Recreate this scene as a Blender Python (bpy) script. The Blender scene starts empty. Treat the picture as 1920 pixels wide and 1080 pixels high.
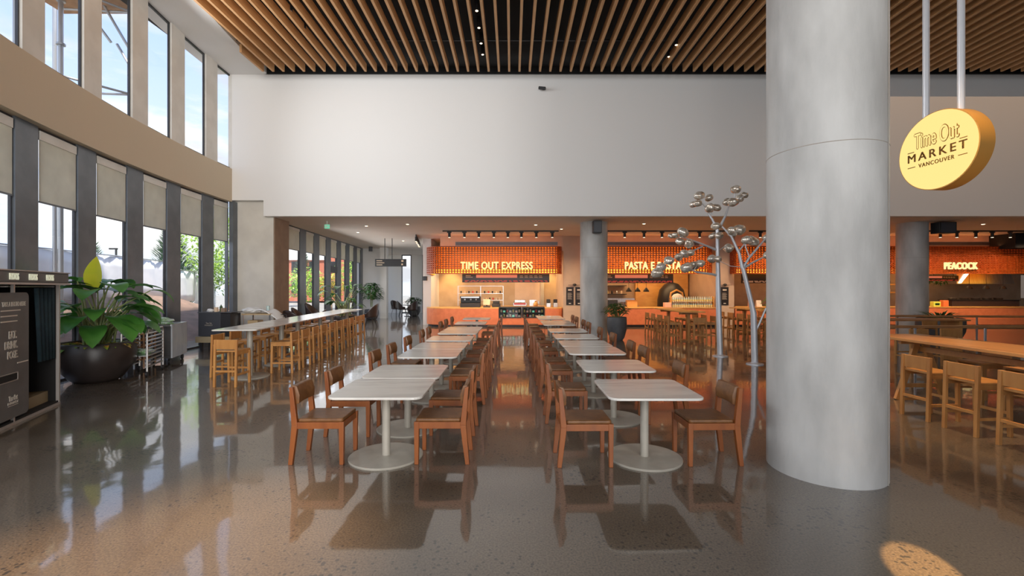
import bpy, math, random
from mathutils import Vector, Matrix
random.seed(7)
PI = math.pi
sc = bpy.context.scene
COL = sc.collection

# ------------------------------------------------------------------ camera
cam_d = bpy.data.cameras.new('camera'); cam = bpy.data.objects.new('camera', cam_d); COL.objects.link(cam)
cam.location = (0, 0, 1.8); cam.rotation_euler = (PI/2, 0, 0)
cam_d.lens = 16.0; cam_d.sensor_width = 36.0; cam_d.clip_start = 0.05; cam_d.clip_end = 500
sc.camera = cam
sc.view_settings.view_transform = 'Standard'; sc.view_settings.look = 'None'
sc.view_settings.exposure = 0.0; sc.view_settings.gamma = 1.0
sc.view_settings.use_curve_mapping = False

# ------------------------------------------------------------------ world: daylight sky with clouds
w = bpy.data.worlds.new('sky'); sc.world = w; w.use_nodes = True
nt = w.node_tree; nt.nodes.clear()
def N(t, **k):
    n = nt.nodes.new(t)
    for a, b in k.items(): setattr(n, a, b)
    return n
tc = N('ShaderNodeTexCoord'); sep = N('ShaderNodeSeparateXYZ'); nt.links.new(tc.outputs['Generated'], sep.inputs[0])
ramp = N('ShaderNodeValToRGB'); nt.links.new(sep.outputs['Z'], ramp.inputs[0])
ramp.color_ramp.elements[0].position = 0.0; ramp.color_ramp.elements[0].color = (0.80, 0.90, 1.0, 1)
ramp.color_ramp.elements[1].position = 0.6; ramp.color_ramp.elements[1].color = (0.34, 0.54, 1.0, 1)
mp = N('ShaderNodeMapping'); mp.inputs['Scale'].default_value = (1, 1, 3.2); nt.links.new(tc.outputs['Generated'], mp.inputs[0])
nz = N('ShaderNodeTexNoise'); nz.inputs['Scale'].default_value = 3.2; nz.inputs['Detail'].default_value = 8; nz.inputs['Roughness'].default_value = .58
nt.links.new(mp.outputs[0], nz.inputs['Vector'])
cr = N('ShaderNodeValToRGB'); nt.links.new(nz.outputs['Fac'], cr.inputs[0])
cr.color_ramp.elements[0].position = .44; cr.color_ramp.elements[0].color = (0, 0, 0, 1)
cr.color_ramp.elements[1].position = .58; cr.color_ramp.elements[1].color = (1, 1, 1, 1)
# fewer clouds high up
lo = N('ShaderNodeMapRange'); lo.inputs['From Min'].default_value = .25; lo.inputs['From Max'].default_value = .6
lo.inputs['To Min'].default_value = 1; lo.inputs['To Max'].default_value = .35; nt.links.new(sep.outputs['Z'], lo.inputs['Value'])
mul = N('ShaderNodeMath', operation='MULTIPLY'); nt.links.new(cr.outputs[0], mul.inputs[0]); nt.links.new(lo.outputs[0], mul.inputs[1])
nz2 = N('ShaderNodeTexNoise'); nz2.inputs['Scale'].default_value = 5; nz2.inputs['Detail'].default_value = 5; nt.links.new(mp.outputs[0], nz2.inputs['Vector'])
cc = N('ShaderNodeValToRGB'); nt.links.new(nz2.outputs['Fac'], cc.inputs[0])
cc.color_ramp.elements[0].position = .35; cc.color_ramp.elements[0].color = (.62, .64, .68, 1)
cc.color_ramp.elements[1].position = .6; cc.color_ramp.elements[1].color = (1, .99, .97, 1)
mx = N('ShaderNodeMixRGB'); nt.links.new(mul.outputs[0], mx.inputs[0]); nt.links.new(ramp.outputs[0], mx.inputs[1]); nt.links.new(cc.outputs[0], mx.inputs[2])
bg = N('ShaderNodeBackground'); bg.inputs['Strength'].default_value = 1.35; nt.links.new(mx.outputs[0], bg.inputs[0])
wo = N('ShaderNodeOutputWorld'); nt.links.new(bg.outputs[0], wo.inputs[0])

# ------------------------------------------------------------------ lights
def area(name, loc, target, sx, sy, energy, col=(1, 1, 1), spread=180):
    d = bpy.data.lights.new(name, 'AREA'); d.shape = 'RECTANGLE'; d.size = sx; d.size_y = sy; d.energy = energy; d.color = col
    d.spread = math.radians(spread)
    o = bpy.data.objects.new(name, d); COL.objects.link(o); o.location = loc
    o.rotation_euler = (Vector(target)-Vector(loc)).to_track_quat('-Z', 'Y').to_euler()
    return o
def spot(name, loc, target, energy, size, blend=.4, col=(1, .75, .5), rad=.05):
    d = bpy.data.lights.new(name, 'SPOT'); d.energy = energy; d.spot_size = math.radians(size); d.spot_blend = blend; d.color = col; d.shadow_soft_size = rad
    o = bpy.data.objects.new(name, d); COL.objects.link(o); o.location = loc
    o.rotation_euler = (Vector(target)-Vector(loc)).to_track_quat('-Z', 'Y').to_euler()
    return o
sun_d = bpy.data.lights.new('sun', 'SUN'); sun_d.energy = 9.0; sun_d.angle = math.radians(3); sun_d.color = (1, .95, .86)
sun = bpy.data.objects.new('sun', sun_d); COL.objects.link(sun)
sun.rotation_euler = Vector((-.32, .42, -.85)).to_track_quat('-Z', 'Y').to_euler()      # lights the yard beyond the glass
# broad fill added beside and behind the camera, standing for unseen glazing
area('rear_fill', (1.5, -9.4, 5.0), (-8.5, 11, 4.9), 10, 7.5, 620, (1.0, .96, .91), 80)
area('side_fill', (-5.9, -1.5, 5.8), (5, 10, 5.0), 9, 6.0, 480, (.95, .98, 1.0))
# daylight just inside the tall strip windows of the curved facade
area('daylight_strip_windows', (-8.15, 8.6, 7.3), (6, 10.5, 5.6), 7.0, 2.4, 320, (.92, .96, 1.0), 150)
area('daylight_far_facade', (-8.1, 22, 2.6), (0, 22, 0.8), 8, 2.6, 170, (.95, .97, 1.0), 150)
# broad warm fill added over the right side; ceiling spot over the high table
area('warm_fill_right', (15, 12, 8.2), (15, 12, 0), 10, 10, 160, (1, .62, .34))
spot('table_lamp_right', (5.2, 5.5, 8.6), (6.2, 5.9, .9), 2600, 34, .8, (1, .66, .36), .1)

# ------------------------------------------------------------------ materials
MATS = {}
def mat(name, col, rough=.5, metal=0, noise=None, bump=0, bscale=40, emit=None, estr=1, coat=0, coat_r=.05, trans=0, spec=None, stretch=(1, 1, 1)):
    """noise=(scale, colour2, lo, hi) mixes a second colour by object-space noise"""
    if name in MATS: return MATS[name]
    m = bpy.data.materials.new(name); m.use_nodes = True; t = m.node_tree; b = t.nodes['Principled BSDF']
    b.inputs['Base Color'].default_value = (*col, 1); b.inputs['Roughness'].default_value = rough; b.inputs['Metallic'].default_value = metal
    if coat: b.inputs['Coat Weight'].default_value = coat; b.inputs['Coat Roughness'].default_value = coat_r
    if trans: b.inputs['Transmission Weight'].default_value = trans
    if spec is not None: b.inputs['Specular IOR Level'].default_value = spec
    if emit: b.inputs['Emission Color'].default_value = (*emit, 1); b.inputs['Emission Strength'].default_value = estr
    if noise or bump:
        c = t.nodes.new('ShaderNodeTexCoord'); mpn = t.nodes.new('ShaderNodeMapping'); mpn.inputs['Scale'].default_value = stretch
        t.links.new(c.outputs['Object'], mpn.inputs[0])
    if noise:
        n = t.nodes.new('ShaderNodeTexNoise'); n.inputs['Scale'].default_value = noise[0]; n.inputs['Detail'].default_value = 6
        r = t.nodes.new('ShaderNodeValToRGB'); r.color_ramp.elements[0].position = noise[2]; r.color_ramp.elements[1].position = noise[3]
        r.color_ramp.elements[0].color = (*col, 1); r.color_ramp.elements[1].color = (*noise[1], 1)
        t.links.new(mpn.outputs[0], n.inputs['Vector']); t.links.new(n.outputs['Fac'], r.inputs[0]); t.links.new(r.outputs[0], b.inputs['Base Color'])
    if bump:
        n = t.nodes.new('ShaderNodeTexNoise'); n.inputs['Scale'].default_value = bscale; n.inputs['Detail'].default_value = 4
        bp = t.nodes.new('ShaderNodeBump'); bp.inputs['Strength'].default_value = bump; bp.inputs['Distance'].default_value = .01
        t.links.new(mpn.outputs[0], n.inputs['Vector']); t.links.new(n.outputs['Fac'], bp.inputs['Height']); t.links.new(bp.outputs[0], b.inputs['Normal'])
    MATS[name] = m; return m

def floor_mat():
    m = bpy.data.materials.new('polished_concrete'); m.use_nodes = True; t = m.node_tree; b = t.nodes['Principled BSDF']
    L = t.links.new
    c = t.nodes.new('ShaderNodeTexCoord')
    big = t.nodes.new('ShaderNodeTexNoise'); big.inputs['Scale'].default_value = .55; big.inputs['Detail'].default_value = 5; L(c.outputs['Object'], big.inputs['Vector'])
    r1 = t.nodes.new('ShaderNodeValToRGB'); L(big.outputs['Fac'], r1.inputs[0])
    r1.color_ramp.elements[0].position = .35; r1.color_ramp.elements[0].color = (.090, .066, .045, 1)
    r1.color_ramp.elements[1].position = .65; r1.color_ramp.elements[1].color = (.155, .120, .085, 1)
    fine = t.nodes.new('ShaderNodeTexNoise'); fine.inputs['Scale'].default_value = 70; fine.inputs['Detail'].default_value = 6; L(c.outputs['Object'], fine.inputs['Vector'])
    r2 = t.nodes.new('ShaderNodeValToRGB'); L(fine.outputs['Fac'], r2.inputs[0])
    r2.color_ramp.elements[0].position = .35; r2.color_ramp.elements[0].color = (.55, .55, .55, 1)
    r2.color_ramp.elements[1].position = .62; r2.color_ramp.elements[1].color = (1.15, 1.15, 1.15, 1)
    m1 = t.nodes.new('ShaderNodeMixRGB'); m1.blend_type = 'MULTIPLY'; m1.inputs[0].default_value = 1; L(r1.outputs[0], m1.inputs[1]); L(r2.outputs[0], m1.inputs[2])
    # dark aggregate stones, denser in patches
    v = t.nodes.new('ShaderNodeTexVoronoi'); v.inputs['Scale'].default_value = 25; v.inputs['Randomness'].default_value = 1; L(c.outputs['Object'], v.inputs['Vector'])
    pt = t.nodes.new('ShaderNodeTexNoise'); pt.inputs['Scale'].default_value = 1.3; pt.inputs['Detail'].default_value = 3; L(c.outputs['Object'], pt.inputs['Vector'])
    th = t.nodes.new('ShaderNodeMapRange'); th.inputs['From Min'].default_value = .42; th.inputs['From Max'].default_value = .7; th.inputs['To Min'].default_value = .12; th.inputs['To Max'].default_value = .46; L(pt.outputs['Fac'], th.inputs['Value'])
    lt = t.nodes.new('ShaderNodeMath'); lt.operation = 'LESS_THAN'; L(v.outputs['Distance'], lt.inputs[0]); L(th.outputs[0], lt.inputs[1])
    sp = t.nodes.new('ShaderNodeSeparateColor'); L(v.outputs['Color'], sp.inputs[0])
    pk = t.nodes.new('ShaderNodeMath'); pk.operation = 'LESS_THAN'; L(sp.outputs[0], pk.inputs[0]); pk.inputs[1].default_value = .5
    mm = t.nodes.new('ShaderNodeMath'); mm.operation = 'MULTIPLY'; L(lt.outputs[0], mm.inputs[0]); L(pk.outputs[0], mm.inputs[1])
    ms = t.nodes.new('ShaderNodeMath'); ms.operation = 'MULTIPLY'; L(mm.outputs[0], ms.inputs[0]); ms.inputs[1].default_value = .92
    m2 = t.nodes.new('ShaderNodeMixRGB'); L(ms.outputs[0], m2.inputs[0]); L(m1.outputs[0], m2.inputs[1]); m2.inputs[2].default_value = (.028, .024, .02, 1)
    # saw-cut joints every 4.5 m
    L(m2.outputs[0], b.inputs['Base Color'])
    b.inputs['Roughness'].default_value = .42; b.inputs['Coat Weight'].default_value = 1.0; b.inputs['Coat Roughness'].default_value = .06; b.inputs['Coat IOR'].default_value = 1.7
    bn = t.nodes.new('ShaderNodeTexNoise'); bn.inputs['Scale'].default_value = 2.2; bn.inputs['Detail'].default_value = 2; L(c.outputs['Object'], bn.inputs['Vector'])
    bp = t.nodes.new('ShaderNodeBump'); bp.inputs['Strength'].default_value = .12; bp.inputs['Distance'].default_value = .02; L(bn.outputs['Fac'], bp.inputs['Height'])
    L(bp.outputs[0], b.inputs['Coat Normal'])
    return m
def glass_mat(name='window_glass', tint=(1, 1, 1), refl=.9):
    m = bpy.data.materials.new(name); m.use_nodes = True; t = m.node_tree; t.nodes.clear()
    o = t.nodes.new('ShaderNodeOutputMaterial'); mix = t.nodes.new('ShaderNodeMixShader'); tr = t.nodes.new('ShaderNodeBsdfTransparent'); gl = t.nodes.new('ShaderNodeBsdfGlossy')
    tr.inputs[0].default_value = (*tint, 1); gl.inputs['Roughness'].default_value = .02
    lw = t.nodes.new('ShaderNodeLayerWeight'); lw.inputs['Blend'].default_value = .5
    fr = t.nodes.new('ShaderNodeMath'); fr.operation = 'POWER'; fr.inputs[1].default_value = 5; t.links.new(lw.outputs['Facing'], fr.inputs[0])
    mu = t.nodes.new('ShaderNodeMath'); mu.operation = 'MULTIPLY_ADD'; mu.inputs[1].default_value = .25*refl; mu.inputs[2].default_value = .02
    t.links.new(fr.outputs[0], mu.inputs[0]); t.links.new(mu.outputs[0], mix.inputs[0]); t.links.new(tr.outputs[0], mix.inputs[1]); t.links.new(gl.outputs[0], mix.inputs[2]); t.links.new(mix.outputs[0], o.inputs[0])
    return m
def translucent_mat(name, col, k=.5):
    m = bpy.data.materials.new(name); m.use_nodes = True; t = m.node_tree; t.nodes.clear()
    o = t.nodes.new('ShaderNodeOutputMaterial'); mix = t.nodes.new('ShaderNodeMixShader'); a = t.nodes.new('ShaderNodeBsdfDiffuse'); bb = t.nodes.new('ShaderNodeBsdfTranslucent')
    n = t.nodes.new('ShaderNodeTexNoise'); n.inputs['Scale'].default_value = 3; c = t.nodes.new('ShaderNodeTexCoord'); t.links.new(c.outputs['Object'], n.inputs['Vector'])
    r = t.nodes.new('ShaderNodeValToRGB'); r.color_ramp.elements[0].color = (*[q*.85 for q in col], 1); r.color_ramp.elements[1].color = (*[min(1, q*1.15) for q in col], 1)
    t.links.new(n.outputs['Fac'], r.inputs[0])
    for s in (a, bb): t.links.new(r.outputs[0], s.inputs[0])
    mix.inputs[0].default_value = k; t.links.new(a.outputs[0], mix.inputs[1]); t.links.new(bb.outputs[0], mix.inputs[2]); t.links.new(mix.outputs[0], o.inputs[0])
    return m
def emis_mat(name, col, s):
    m = bpy.data.materials.new(name); m.use_nodes = True; t = m.node_tree; t.nodes.clear()
    o = t.nodes.new('ShaderNodeOutputMaterial'); e = t.nodes.new('ShaderNodeEmission'); e.inputs[0].default_value = (*col, 1); e.inputs[1].default_value = s
    t.links.new(e.outputs[0], o.inputs[0]); return m

M_floor = floor_mat()
M_glass = glass_mat(); M_caseglass = glass_mat('case_glass', (.97, .98, .98), .6)
M_blind = translucent_mat('blind_fabric', (.74, .71, .62), .6)
M_white = mat('white_plaster', (.78, .765, .745), .85)
M_band = mat('tan_plaster', (.57, .475, .355), .85)
M_low = mat('low_ceiling_plaster', (.74, .66, .58), .8, noise=(1, (.71, .63, .55), .4, .6))
M_conc = mat('concrete', (.52, .51, .49), .5, noise=(2.6, (.36, .35, .335), .36, .68), bump=.25, bscale=30, stretch=(1, 1, .35))
M_concwarm = mat('warm_concrete', (.40, .36, .31), .75, noise=(2, (.34, .30, .26), .35, .65), bump=.2)
M_brownwall = mat('brown_board', (.28, .19, .13), .7, noise=(3, (.24, .16, .11), .4, .6))
M_pierup = mat('cladding_lit', (.70, .67, .62), .45, .0, noise=(2, (.63, .60, .55), .4, .6))  # upper piers: same cladding as below, lighting put into the paler colour
M_pier = mat('metal_cladding_shaded', (.15, .165, .185), .35, .3, noise=(3, (.125, .14, .16), .4, .6))  # lower piers: same cladding, shade put into the darker colour
M_frame = mat('dark_frame', (.05, .05, .055), .4, .4)
M_black = mat('black_ceiling', (.012, .012, .013), .9)
M_blk = mat('black_plastic', (.018, .018, .02), .45)
M_slat = mat('oak_slat', (.62, .34, .15), .5, noise=(5, (.52, .27, .11), .35, .65), stretch=(6, .4, 6))
M_chair = mat('red_brown_wood', (.28, .080, .014), .4, noise=(9, (.21, .055, .01), .35, .65), stretch=(1, 1, .25))
M_leather = mat('brown_leather', (.19, .080, .024), .45, noise=(14, (.14, .056, .016), .4, .6), bump=.15, bscale=160)
M_stool = mat('honey_wood', (.52, .25, .075), .42, noise=(8, (.42, .18, .05), .35, .65), stretch=(1, 1, .25))
M_marble = mat('pale_marble', (.66, .63, .58), .16, noise=(3.5, (.55, .52, .48), .45, .62), stretch=(.5, 2.2, 1), spec=.6)
M_tbase = mat('putty_metal', (.42, .385, .325), .42, .1, noise=(6, (.38, .35, .295), .4, .6))
M_bartop = mat('bar_wood', (.56, .27, .085), .28, noise=(3, (.45, .20, .06), .38, .62), stretch=(3, .25, 1))
M_terra = mat('terracotta', (.66, .20, .085), .5, noise=(5, (.60, .17, .07), .4, .6))
M_counterwood = mat('counter_wood', (.72, .40, .12), .35, noise=(4, (.62, .32, .09), .4, .6), stretch=(.4, 3, 1))
M_rib = mat('orange_lattice', (.44, .085, .012), .45, noise=(12, (.36, .065, .01), .4, .6))
M_core = emis_mat('lattice_glow', (1.0, .16, .004), 1.25)
M_core2 = emis_mat('lattice_glow_strip', (1.0, .42, .04), 2.4)
M_letter = emis_mat('lit_letters', (1.0, .78, .34), 1.25)
M_tan = mat('tan_wall', (.46, .34, .23), .6, noise=(1.5, (.40, .29, .19), .4, .6))
M_tanpl = mat('beige_panel', (.58, .44, .34), .6, noise=(2, (.53, .40, .31), .4, .6))
M_steel = mat('stainless', (.62, .62, .62), .28, 1, noise=(4, (.5, .5, .5), .4, .6), stretch=(8, 1, .5))
M_panel = mat('steel_panel_baked_sheen', (.70, .75, .80), .3, .35, noise=(5, (.60, .66, .72), .4, .6), stretch=(1, 1, .4))  # bright reflection on the cart side put into the paler steel colour
M_alu = mat('aluminium', (.72, .71, .69), .35, .8, noise=(10, (.64, .63, .61), .4, .6))
M_pot = mat('dark_pot', (.026, .019, .017), .42, noise=(3, (.038, .028, .025), .4, .6), bump=.1)
M_potg = mat('charcoal_pot', (.07, .07, .075), .6, noise=(5, (.09, .09, .095), .4, .6))
M_soil = mat('soil', (.05, .03, .02), .95, noise=(30, (.09, .06, .04), .4, .6))
M_stem = mat('green_stem', (.16, .22, .07), .5, noise=(8, (.2, .2, .08), .4, .6))
def leaf_mat(name, a, b2, tr=.35):
    m = bpy.data.materials.new(name); m.use_nodes = True; t = m.node_tree; b = t.nodes['Principled BSDF']; L = t.links.new
    c = t.nodes.new('ShaderNodeTexCoord'); n = t.nodes.new('ShaderNodeTexNoise'); n.inputs['Scale'].default_value = 3.5; L(c.outputs['Object'], n.inputs['Vector'])
    r = t.nodes.new('ShaderNodeValToRGB'); r.color_ramp.elements[0].position = .35; r.color_ramp.elements[1].position = .65
    r.color_ramp.elements[0].color = (*a, 1); r.color_ramp.elements[1].color = (*b2, 1); L(n.outputs['Fac'], r.inputs[0]); L(r.outputs[0], b.inputs['Base Color'])
    b.inputs['Roughness'].default_value = .35
    o = t.nodes['Material Output']; tl = t.nodes.new('ShaderNodeBsdfTranslucent'); L(r.outputs[0], tl.inputs[0]); mxs = t.nodes.new('ShaderNodeMixShader'); mxs.inputs[0].default_value = tr
    L(b.outputs[0], mxs.inputs[1]); L(tl.outputs[0], mxs.inputs[2]); L(mxs.outputs[0], o.inputs[0]); return m
M_leaf = leaf_mat('leaf_green', (.05, .19, .03), (.10, .30, .05))
M_leafy = leaf_mat('leaf_yellow', (.50, .55, .03), (.62, .58, .04), .6)
M_leafd = leaf_mat('leaf_dark', (.025, .085, .025), (.05, .13, .03))
M_under = leaf_mat('leaf_lime', (.20, .42, .05), (.45, .45, .06))
M_under2 = leaf_mat('leaf_orange', (.75, .35, .05), (.55, .4, .1))
M_treeg = leaf_mat('tree_green', (.10, .20, .05), (.20, .32, .07))
M_treel = leaf_mat('tree_lime', (.36, .58, .09), (.52, .70, .16), .5)
M_treey = leaf_mat('tree_yellow', (.55, .5, .08), (.6, .35, .08), .4)
M_conifer = leaf_mat('conifer_green', (.06, .14, .07), (.11, .2, .09), .2)
M_bulb = mat('smoked_glass', (.86, .80, .70), .14, .55, noise=(9, (.50, .42, .33), .4, .6))
M_pole = mat('satin_steel', (.60, .61, .64), .38, .45)
M_rod = mat('white_rod', (.78, .80, .84), .35, .2)
M_booth = mat('booth_grey', (.15, .145, .145), .5, noise=(4, (.13, .125, .125), .4, .6))
M_boothtrim = mat('booth_trim', (.50, .46, .43), .4, .5)
M_booth_in = mat('booth_inside', (.012, .011, .011), .8)
M_curtain = mat('teal_curtain', (.02, .05, .065), .8, noise=(6, (.015, .035, .05), .4, .6), bump=.3, bscale=60)
M_cream = mat('cream_print', (.72, .66, .58), .6)
M_seatw = mat('booth_bench', (.35, .28, .17), .5)
M_dkblue = mat('charcoal_panel', (.045, .048, .058), .45)
M_cloth = mat('white_cloth', (.75, .75, .74), .9, bump=.4, bscale=25)
M_greenbag = mat('green_bag', (.35, .62, .28), .5, noise=(18, (.75, .8, .7), .45, .55), bump=.5, bscale=30)
M_card = mat('cardboard', (.45, .32, .18), .8)
M_soilout = mat('dirt_bank', (.26, .165, .12), .95, noise=(2.2, (.17, .11, .08), .35, .65), bump=.8, bscale=5, stretch=(1, 1, 3))
M_ground = mat('yard_ground', (.30, .29, .27), .9, noise=(1.5, (.24, .23, .2), .4, .6))
M_tarp = mat('white_tarp', (.86, .88, .92), .6, noise=(1.6, (.76, .79, .85), .4, .65), bump=.6, bscale=4)
M_galv = mat('galvanised', (.45, .46, .48), .4, .8)
M_plank = mat('scaffold_plank', (.50, .30, .17), .7, noise=(6, (.42, .24, .13), .4, .6))
M_brick = mat('red_brick', (.50, .17, .10), .8, noise=(8, (.42, .13, .08), .4, .6))
M_bwhite = mat('pale_facade', (.75, .74, .72), .7)
M_dkchair = mat('dark_brown_shell', (.045, .028, .025), .35)
M_red = mat('red_plastic', (.6, .04, .03), .4)
M_green = mat('exit_green', (.15, .55, .35), .4, emit=(.2, .7, .45), estr=.4)
M_yellow = mat('yellow_plastic', (.7, .8, .12), .4)
M_kraft = mat('kraft_cup', (.72, .55, .38), .6)
M_bottle = mat('pale_blue_bottle', (.34, .50, .52), .2, noise=(20, (.5, .6, .55), .4, .6))
M_label = mat('yellow_label', (.72, .60, .22), .5)
M_menu = mat('menu_board_black', (.02, .016, .018), .4)
M_menupink = mat('menu_pink', (.62, .27, .22), .5, emit=(.62, .22, .16), estr=.3)
M_menured = mat('menu_red', (.5, .07, .05), .5, emit=(.6, .07, .04), estr=.3)
M_lit = emis_mat('lamp_lens', (1, .78, .5), 6)
M_signface = emis_mat('sign_face_glow', (1.0, .74, .26), 1.15)
M_signrim = mat('sign_rim_gold', (.50, .26, .06), .4, .2, emit=(.5, .2, .03), estr=.12)
M_signtext = mat('sign_brown_print', (.32, .16, .02), .5)
M_rail = mat('rail_wood', (.36, .17, .06), .4, noise=(4, (.3, .13, .045), .4, .6))
M_wicker = mat('slat_bench_wood', (.42, .22, .09), .5)
M_orangebox = mat('warm_packaging', (.75, .2, .06), .5)
M_pinkbox = mat('pink_packaging', (.72, .45, .36), .6)

# ------------------------------------------------------------------ mesh building
class MB:
    def __init__(s): s.v = []; s.f = []
    def add(s, vs, fs):
        n = len(s.v); s.v += [tuple(q) for q in vs]; s.f += [tuple(i+n for i in f) for f in fs]; return s
    def box(s, x0, x1, y0, y1, z0, z1, T=None):
        vs = [(x, y, z) for z in (z0, z1) for y in (y0, y1) for x in (x0, x1)]
        if T: vs = [T @ Vector(q) for q in vs]
        return s.add(vs, [(0, 2, 3, 1), (4, 5, 7, 6), (0, 1, 5, 4), (2, 6, 7, 3), (0, 4, 6, 2), (1, 3, 7, 5)])
    def bar(s, a, b, w, h, up=(0, 0, 1)):
        a = Vector(a); b = Vector(b); d = (b-a).normalized(); u = Vector(up)
        if abs(d.dot(u)) > .99: u = Vector((1, 0, 0))
        r = d.cross(u).normalized(); u = r.cross(d)
        vs = [p + r*(sx*w/2) + u*(sz*h/2) for p in (a, b) for sz in (-1, 1) for sx in (-1, 1)]
        return s.add(vs, [(0, 1, 3, 2), (4, 6, 7, 5), (0, 4, 5, 1), (2, 3, 7, 6), (0, 2, 6, 4), (1, 5, 7, 3)])
    def hexa(s, bot, top):   # two quads of 4 points (ccw)
        return s.add(list(bot)+list(top), [(3, 2, 1, 0), (4, 5, 6, 7)]+[(i, (i+1) % 4, (i+1) % 4+4, i+4) for i in range(4)])
    def prism(s, poly, z0, z1):
        n = len(poly)
        return s.add([(x, y, z0) for x, y in poly]+[(x, y, z1) for x, y in poly], [tuple(range(n-1, -1, -1)), tuple(range(n, 2*n))]+[(i, (i+1) % n, (i+1) % n+n, i+n) for i in range(n)])
    def lathe(s, prof, n=24, c=(0, 0, 0), sx=1, sy=1):
        vs = []; fs = []; m = len(prof)
        for r, z in prof:
            for k in range(n):
                a = 2*PI*k/n; vs.append((c[0]+r*sx*math.cos(a), c[1]+r*sy*math.sin(a), c[2]+z))
        for j in range(m-1):
            for k in range(n): fs.append((j*n+k, j*n+(k+1) % n, (j+1)*n+(k+1) % n, (j+1)*n+k))
        fs.append(tuple(range(n-1, -1, -1))); fs.append(tuple(range((m-1)*n, m*n)))
        return s.add(vs, fs)
    def tube(s, pts, rad, n=8):
        pts = [Vector(p) for p in pts]
        if not hasattr(rad, '__len__'): rad = [rad]*len(pts)
        vs = []; fs = []; prev = None
        for i, p in enumerate(pts):
            d = (pts[min(i+1, len(pts)-1)]-pts[max(i-1, 0)]).normalized()
            u = prev if prev is not None else (Vector((0, 0, 1)) if abs(d.z) < .9 else Vector((1, 0, 0)))
            r = d.cross(u).normalized(); u = r.cross(d).normalized(); prev = u
            for k in range(n):
                a = 2*PI*k/n; vs.append(p+r*math.cos(a)*rad[i]+u*math.sin(a)*rad[i])
        for i in range(len(pts)-1):
            for k in range(n): fs.append((i*n+k, i*n+(k+1) % n, (i+1)*n+(k+1) % n, (i+1)*n+k))
        fs.append(tuple(range(n-1, -1, -1))); fs.append(tuple(range((len(pts)-1)*n, len(pts)*n)))
        return s.add(vs, fs)
    def ball(s, c, rx, ry, rz, nu=14, nv=9, jit=0):
        vs = [(c[0], c[1], c[2]-rz)]; 
        for j in range(1, nv):
            t = -PI/2+PI*j/nv
            for k in range(nu):
                a = 2*PI*k/nu; q = 1+random.uniform(-jit, jit)
                vs.append((c[0]+rx*q*math.cos(t)*math.cos(a), c[1]+ry*q*math.cos(t)*math.sin(a), c[2]+rz*q*math.sin(t)))
        vs.append((c[0], c[1], c[2]+rz)); fs = []
        for k in range(nu): fs.append((0, 1+(k+1) % nu, 1+k))
        for j in range(nv-2):
            for k in range(nu): fs.append((1+j*nu+k, 1+j*nu+(k+1) % nu, 1+(j+1)*nu+(k+1) % nu, 1+(j+1)*nu+k))
        L = len(vs)-1; b = 1+(nv-2)*nu
        for k in range(nu): fs.append((b+k, b+(k+1) % nu, L))
        return s.add(vs, fs)
    def wall(s, path, z0, z1, th, side=1):
        """vertical ribbon of thickness th along plan path (offset to the left of travel if side=1)"""
        P = [Vector((p[0], p[1])) for p in path]; O = []
        for i, p in enumerate(P):
            d = (P[min(i+1, len(P)-1)]-P[max(i-1, 0)]).normalized(); O.append(p+Vector((-d.y, d.x))*th*side)
        n = len(P)
        for i in range(n-1):
            q = [P[i], P[i+1], O[i+1], O[i]]
            s.hexa([(a.x, a.y, z0) for a in q], [(a.x, a.y, z1) for a in q])
        return s
    def leaf(s, base, dirv, length, width, droop=.4, fold=.15, seg=7, up=(0, 0, 1)):
        base = Vector(base); d = Vector(dirv).normalized(); u = Vector(up); r = d.cross(u)
        if r.length < .05: r = Vector((1, 0, 0))
        r.normalize(); vs = []; fs = []; p = base.copy(); ang = 0
        for i in range(seg+1):
            t = i/seg; wd = width*.5*math.sin(PI*min(1, t**.75))**.8 if 0 < t < 1 else .002
            nrm = r.cross(d).normalized()
            vs += [p - r*wd + nrm*fold*wd, p, p + r*wd + nrm*fold*wd]
            d = (d - Vector((0, 0, 1))*droop/seg).normalized(); p = p + d*length/seg
        for i in range(seg):
            a = i*3; fs += [(a, a+1, a+4, a+3), (a+1, a+2, a+5, a+4)]
        return s.add(vs, fs)
    def build(s, name, m, parent=None, bevel=0, smooth=False, seg=2):
        me = bpy.data.meshes.new(name); me.from_pydata(s.v, [], s.f); me.validate(); me.update()
        o = bpy.data.objects.new(name, me); COL.objects.link(o)
        if m: me.materials.append(m)
        if parent: o.parent = parent
        if smooth:
            for p in me.polygons: p.use_smooth = True
        if bevel:
            b = o.modifiers.new('bevel', 'BEVEL'); b.width = bevel; b.segments = seg; b.limit_method = 'ANGLE'
        return o
def smooth_by_angle(o, deg=40):
    for p in o.data.polygons: p.use_smooth = True
    e = o.modifiers.new('split', 'EDGE_SPLIT'); e.split_angle = math.radians(deg); return o
def tag(o, label=None, cat=None, group=None, kind=None):
    if label: o['label'] = label
    if cat: o['category'] = cat
    if group: o['group'] = group
    if kind: o['kind'] = kind
    return o
def thing(name, label, cat, loc=(0, 0, 0), rz=0, group=None):
    o = bpy.data.objects.new(name, None); COL.objects.link(o); o.empty_display_size = .2
    o.location = loc; o.rotation_euler = (0, 0, rz); return tag(o, label, cat, group)
def struct(o): o['kind'] = 'structure'; return o
def copy_tree(o, parent=None):
    c = o.copy(); COL.objects.link(c)
    if parent: c.parent = parent
    for ch in list(o.children): copy_tree(ch, c)
    return c
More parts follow.
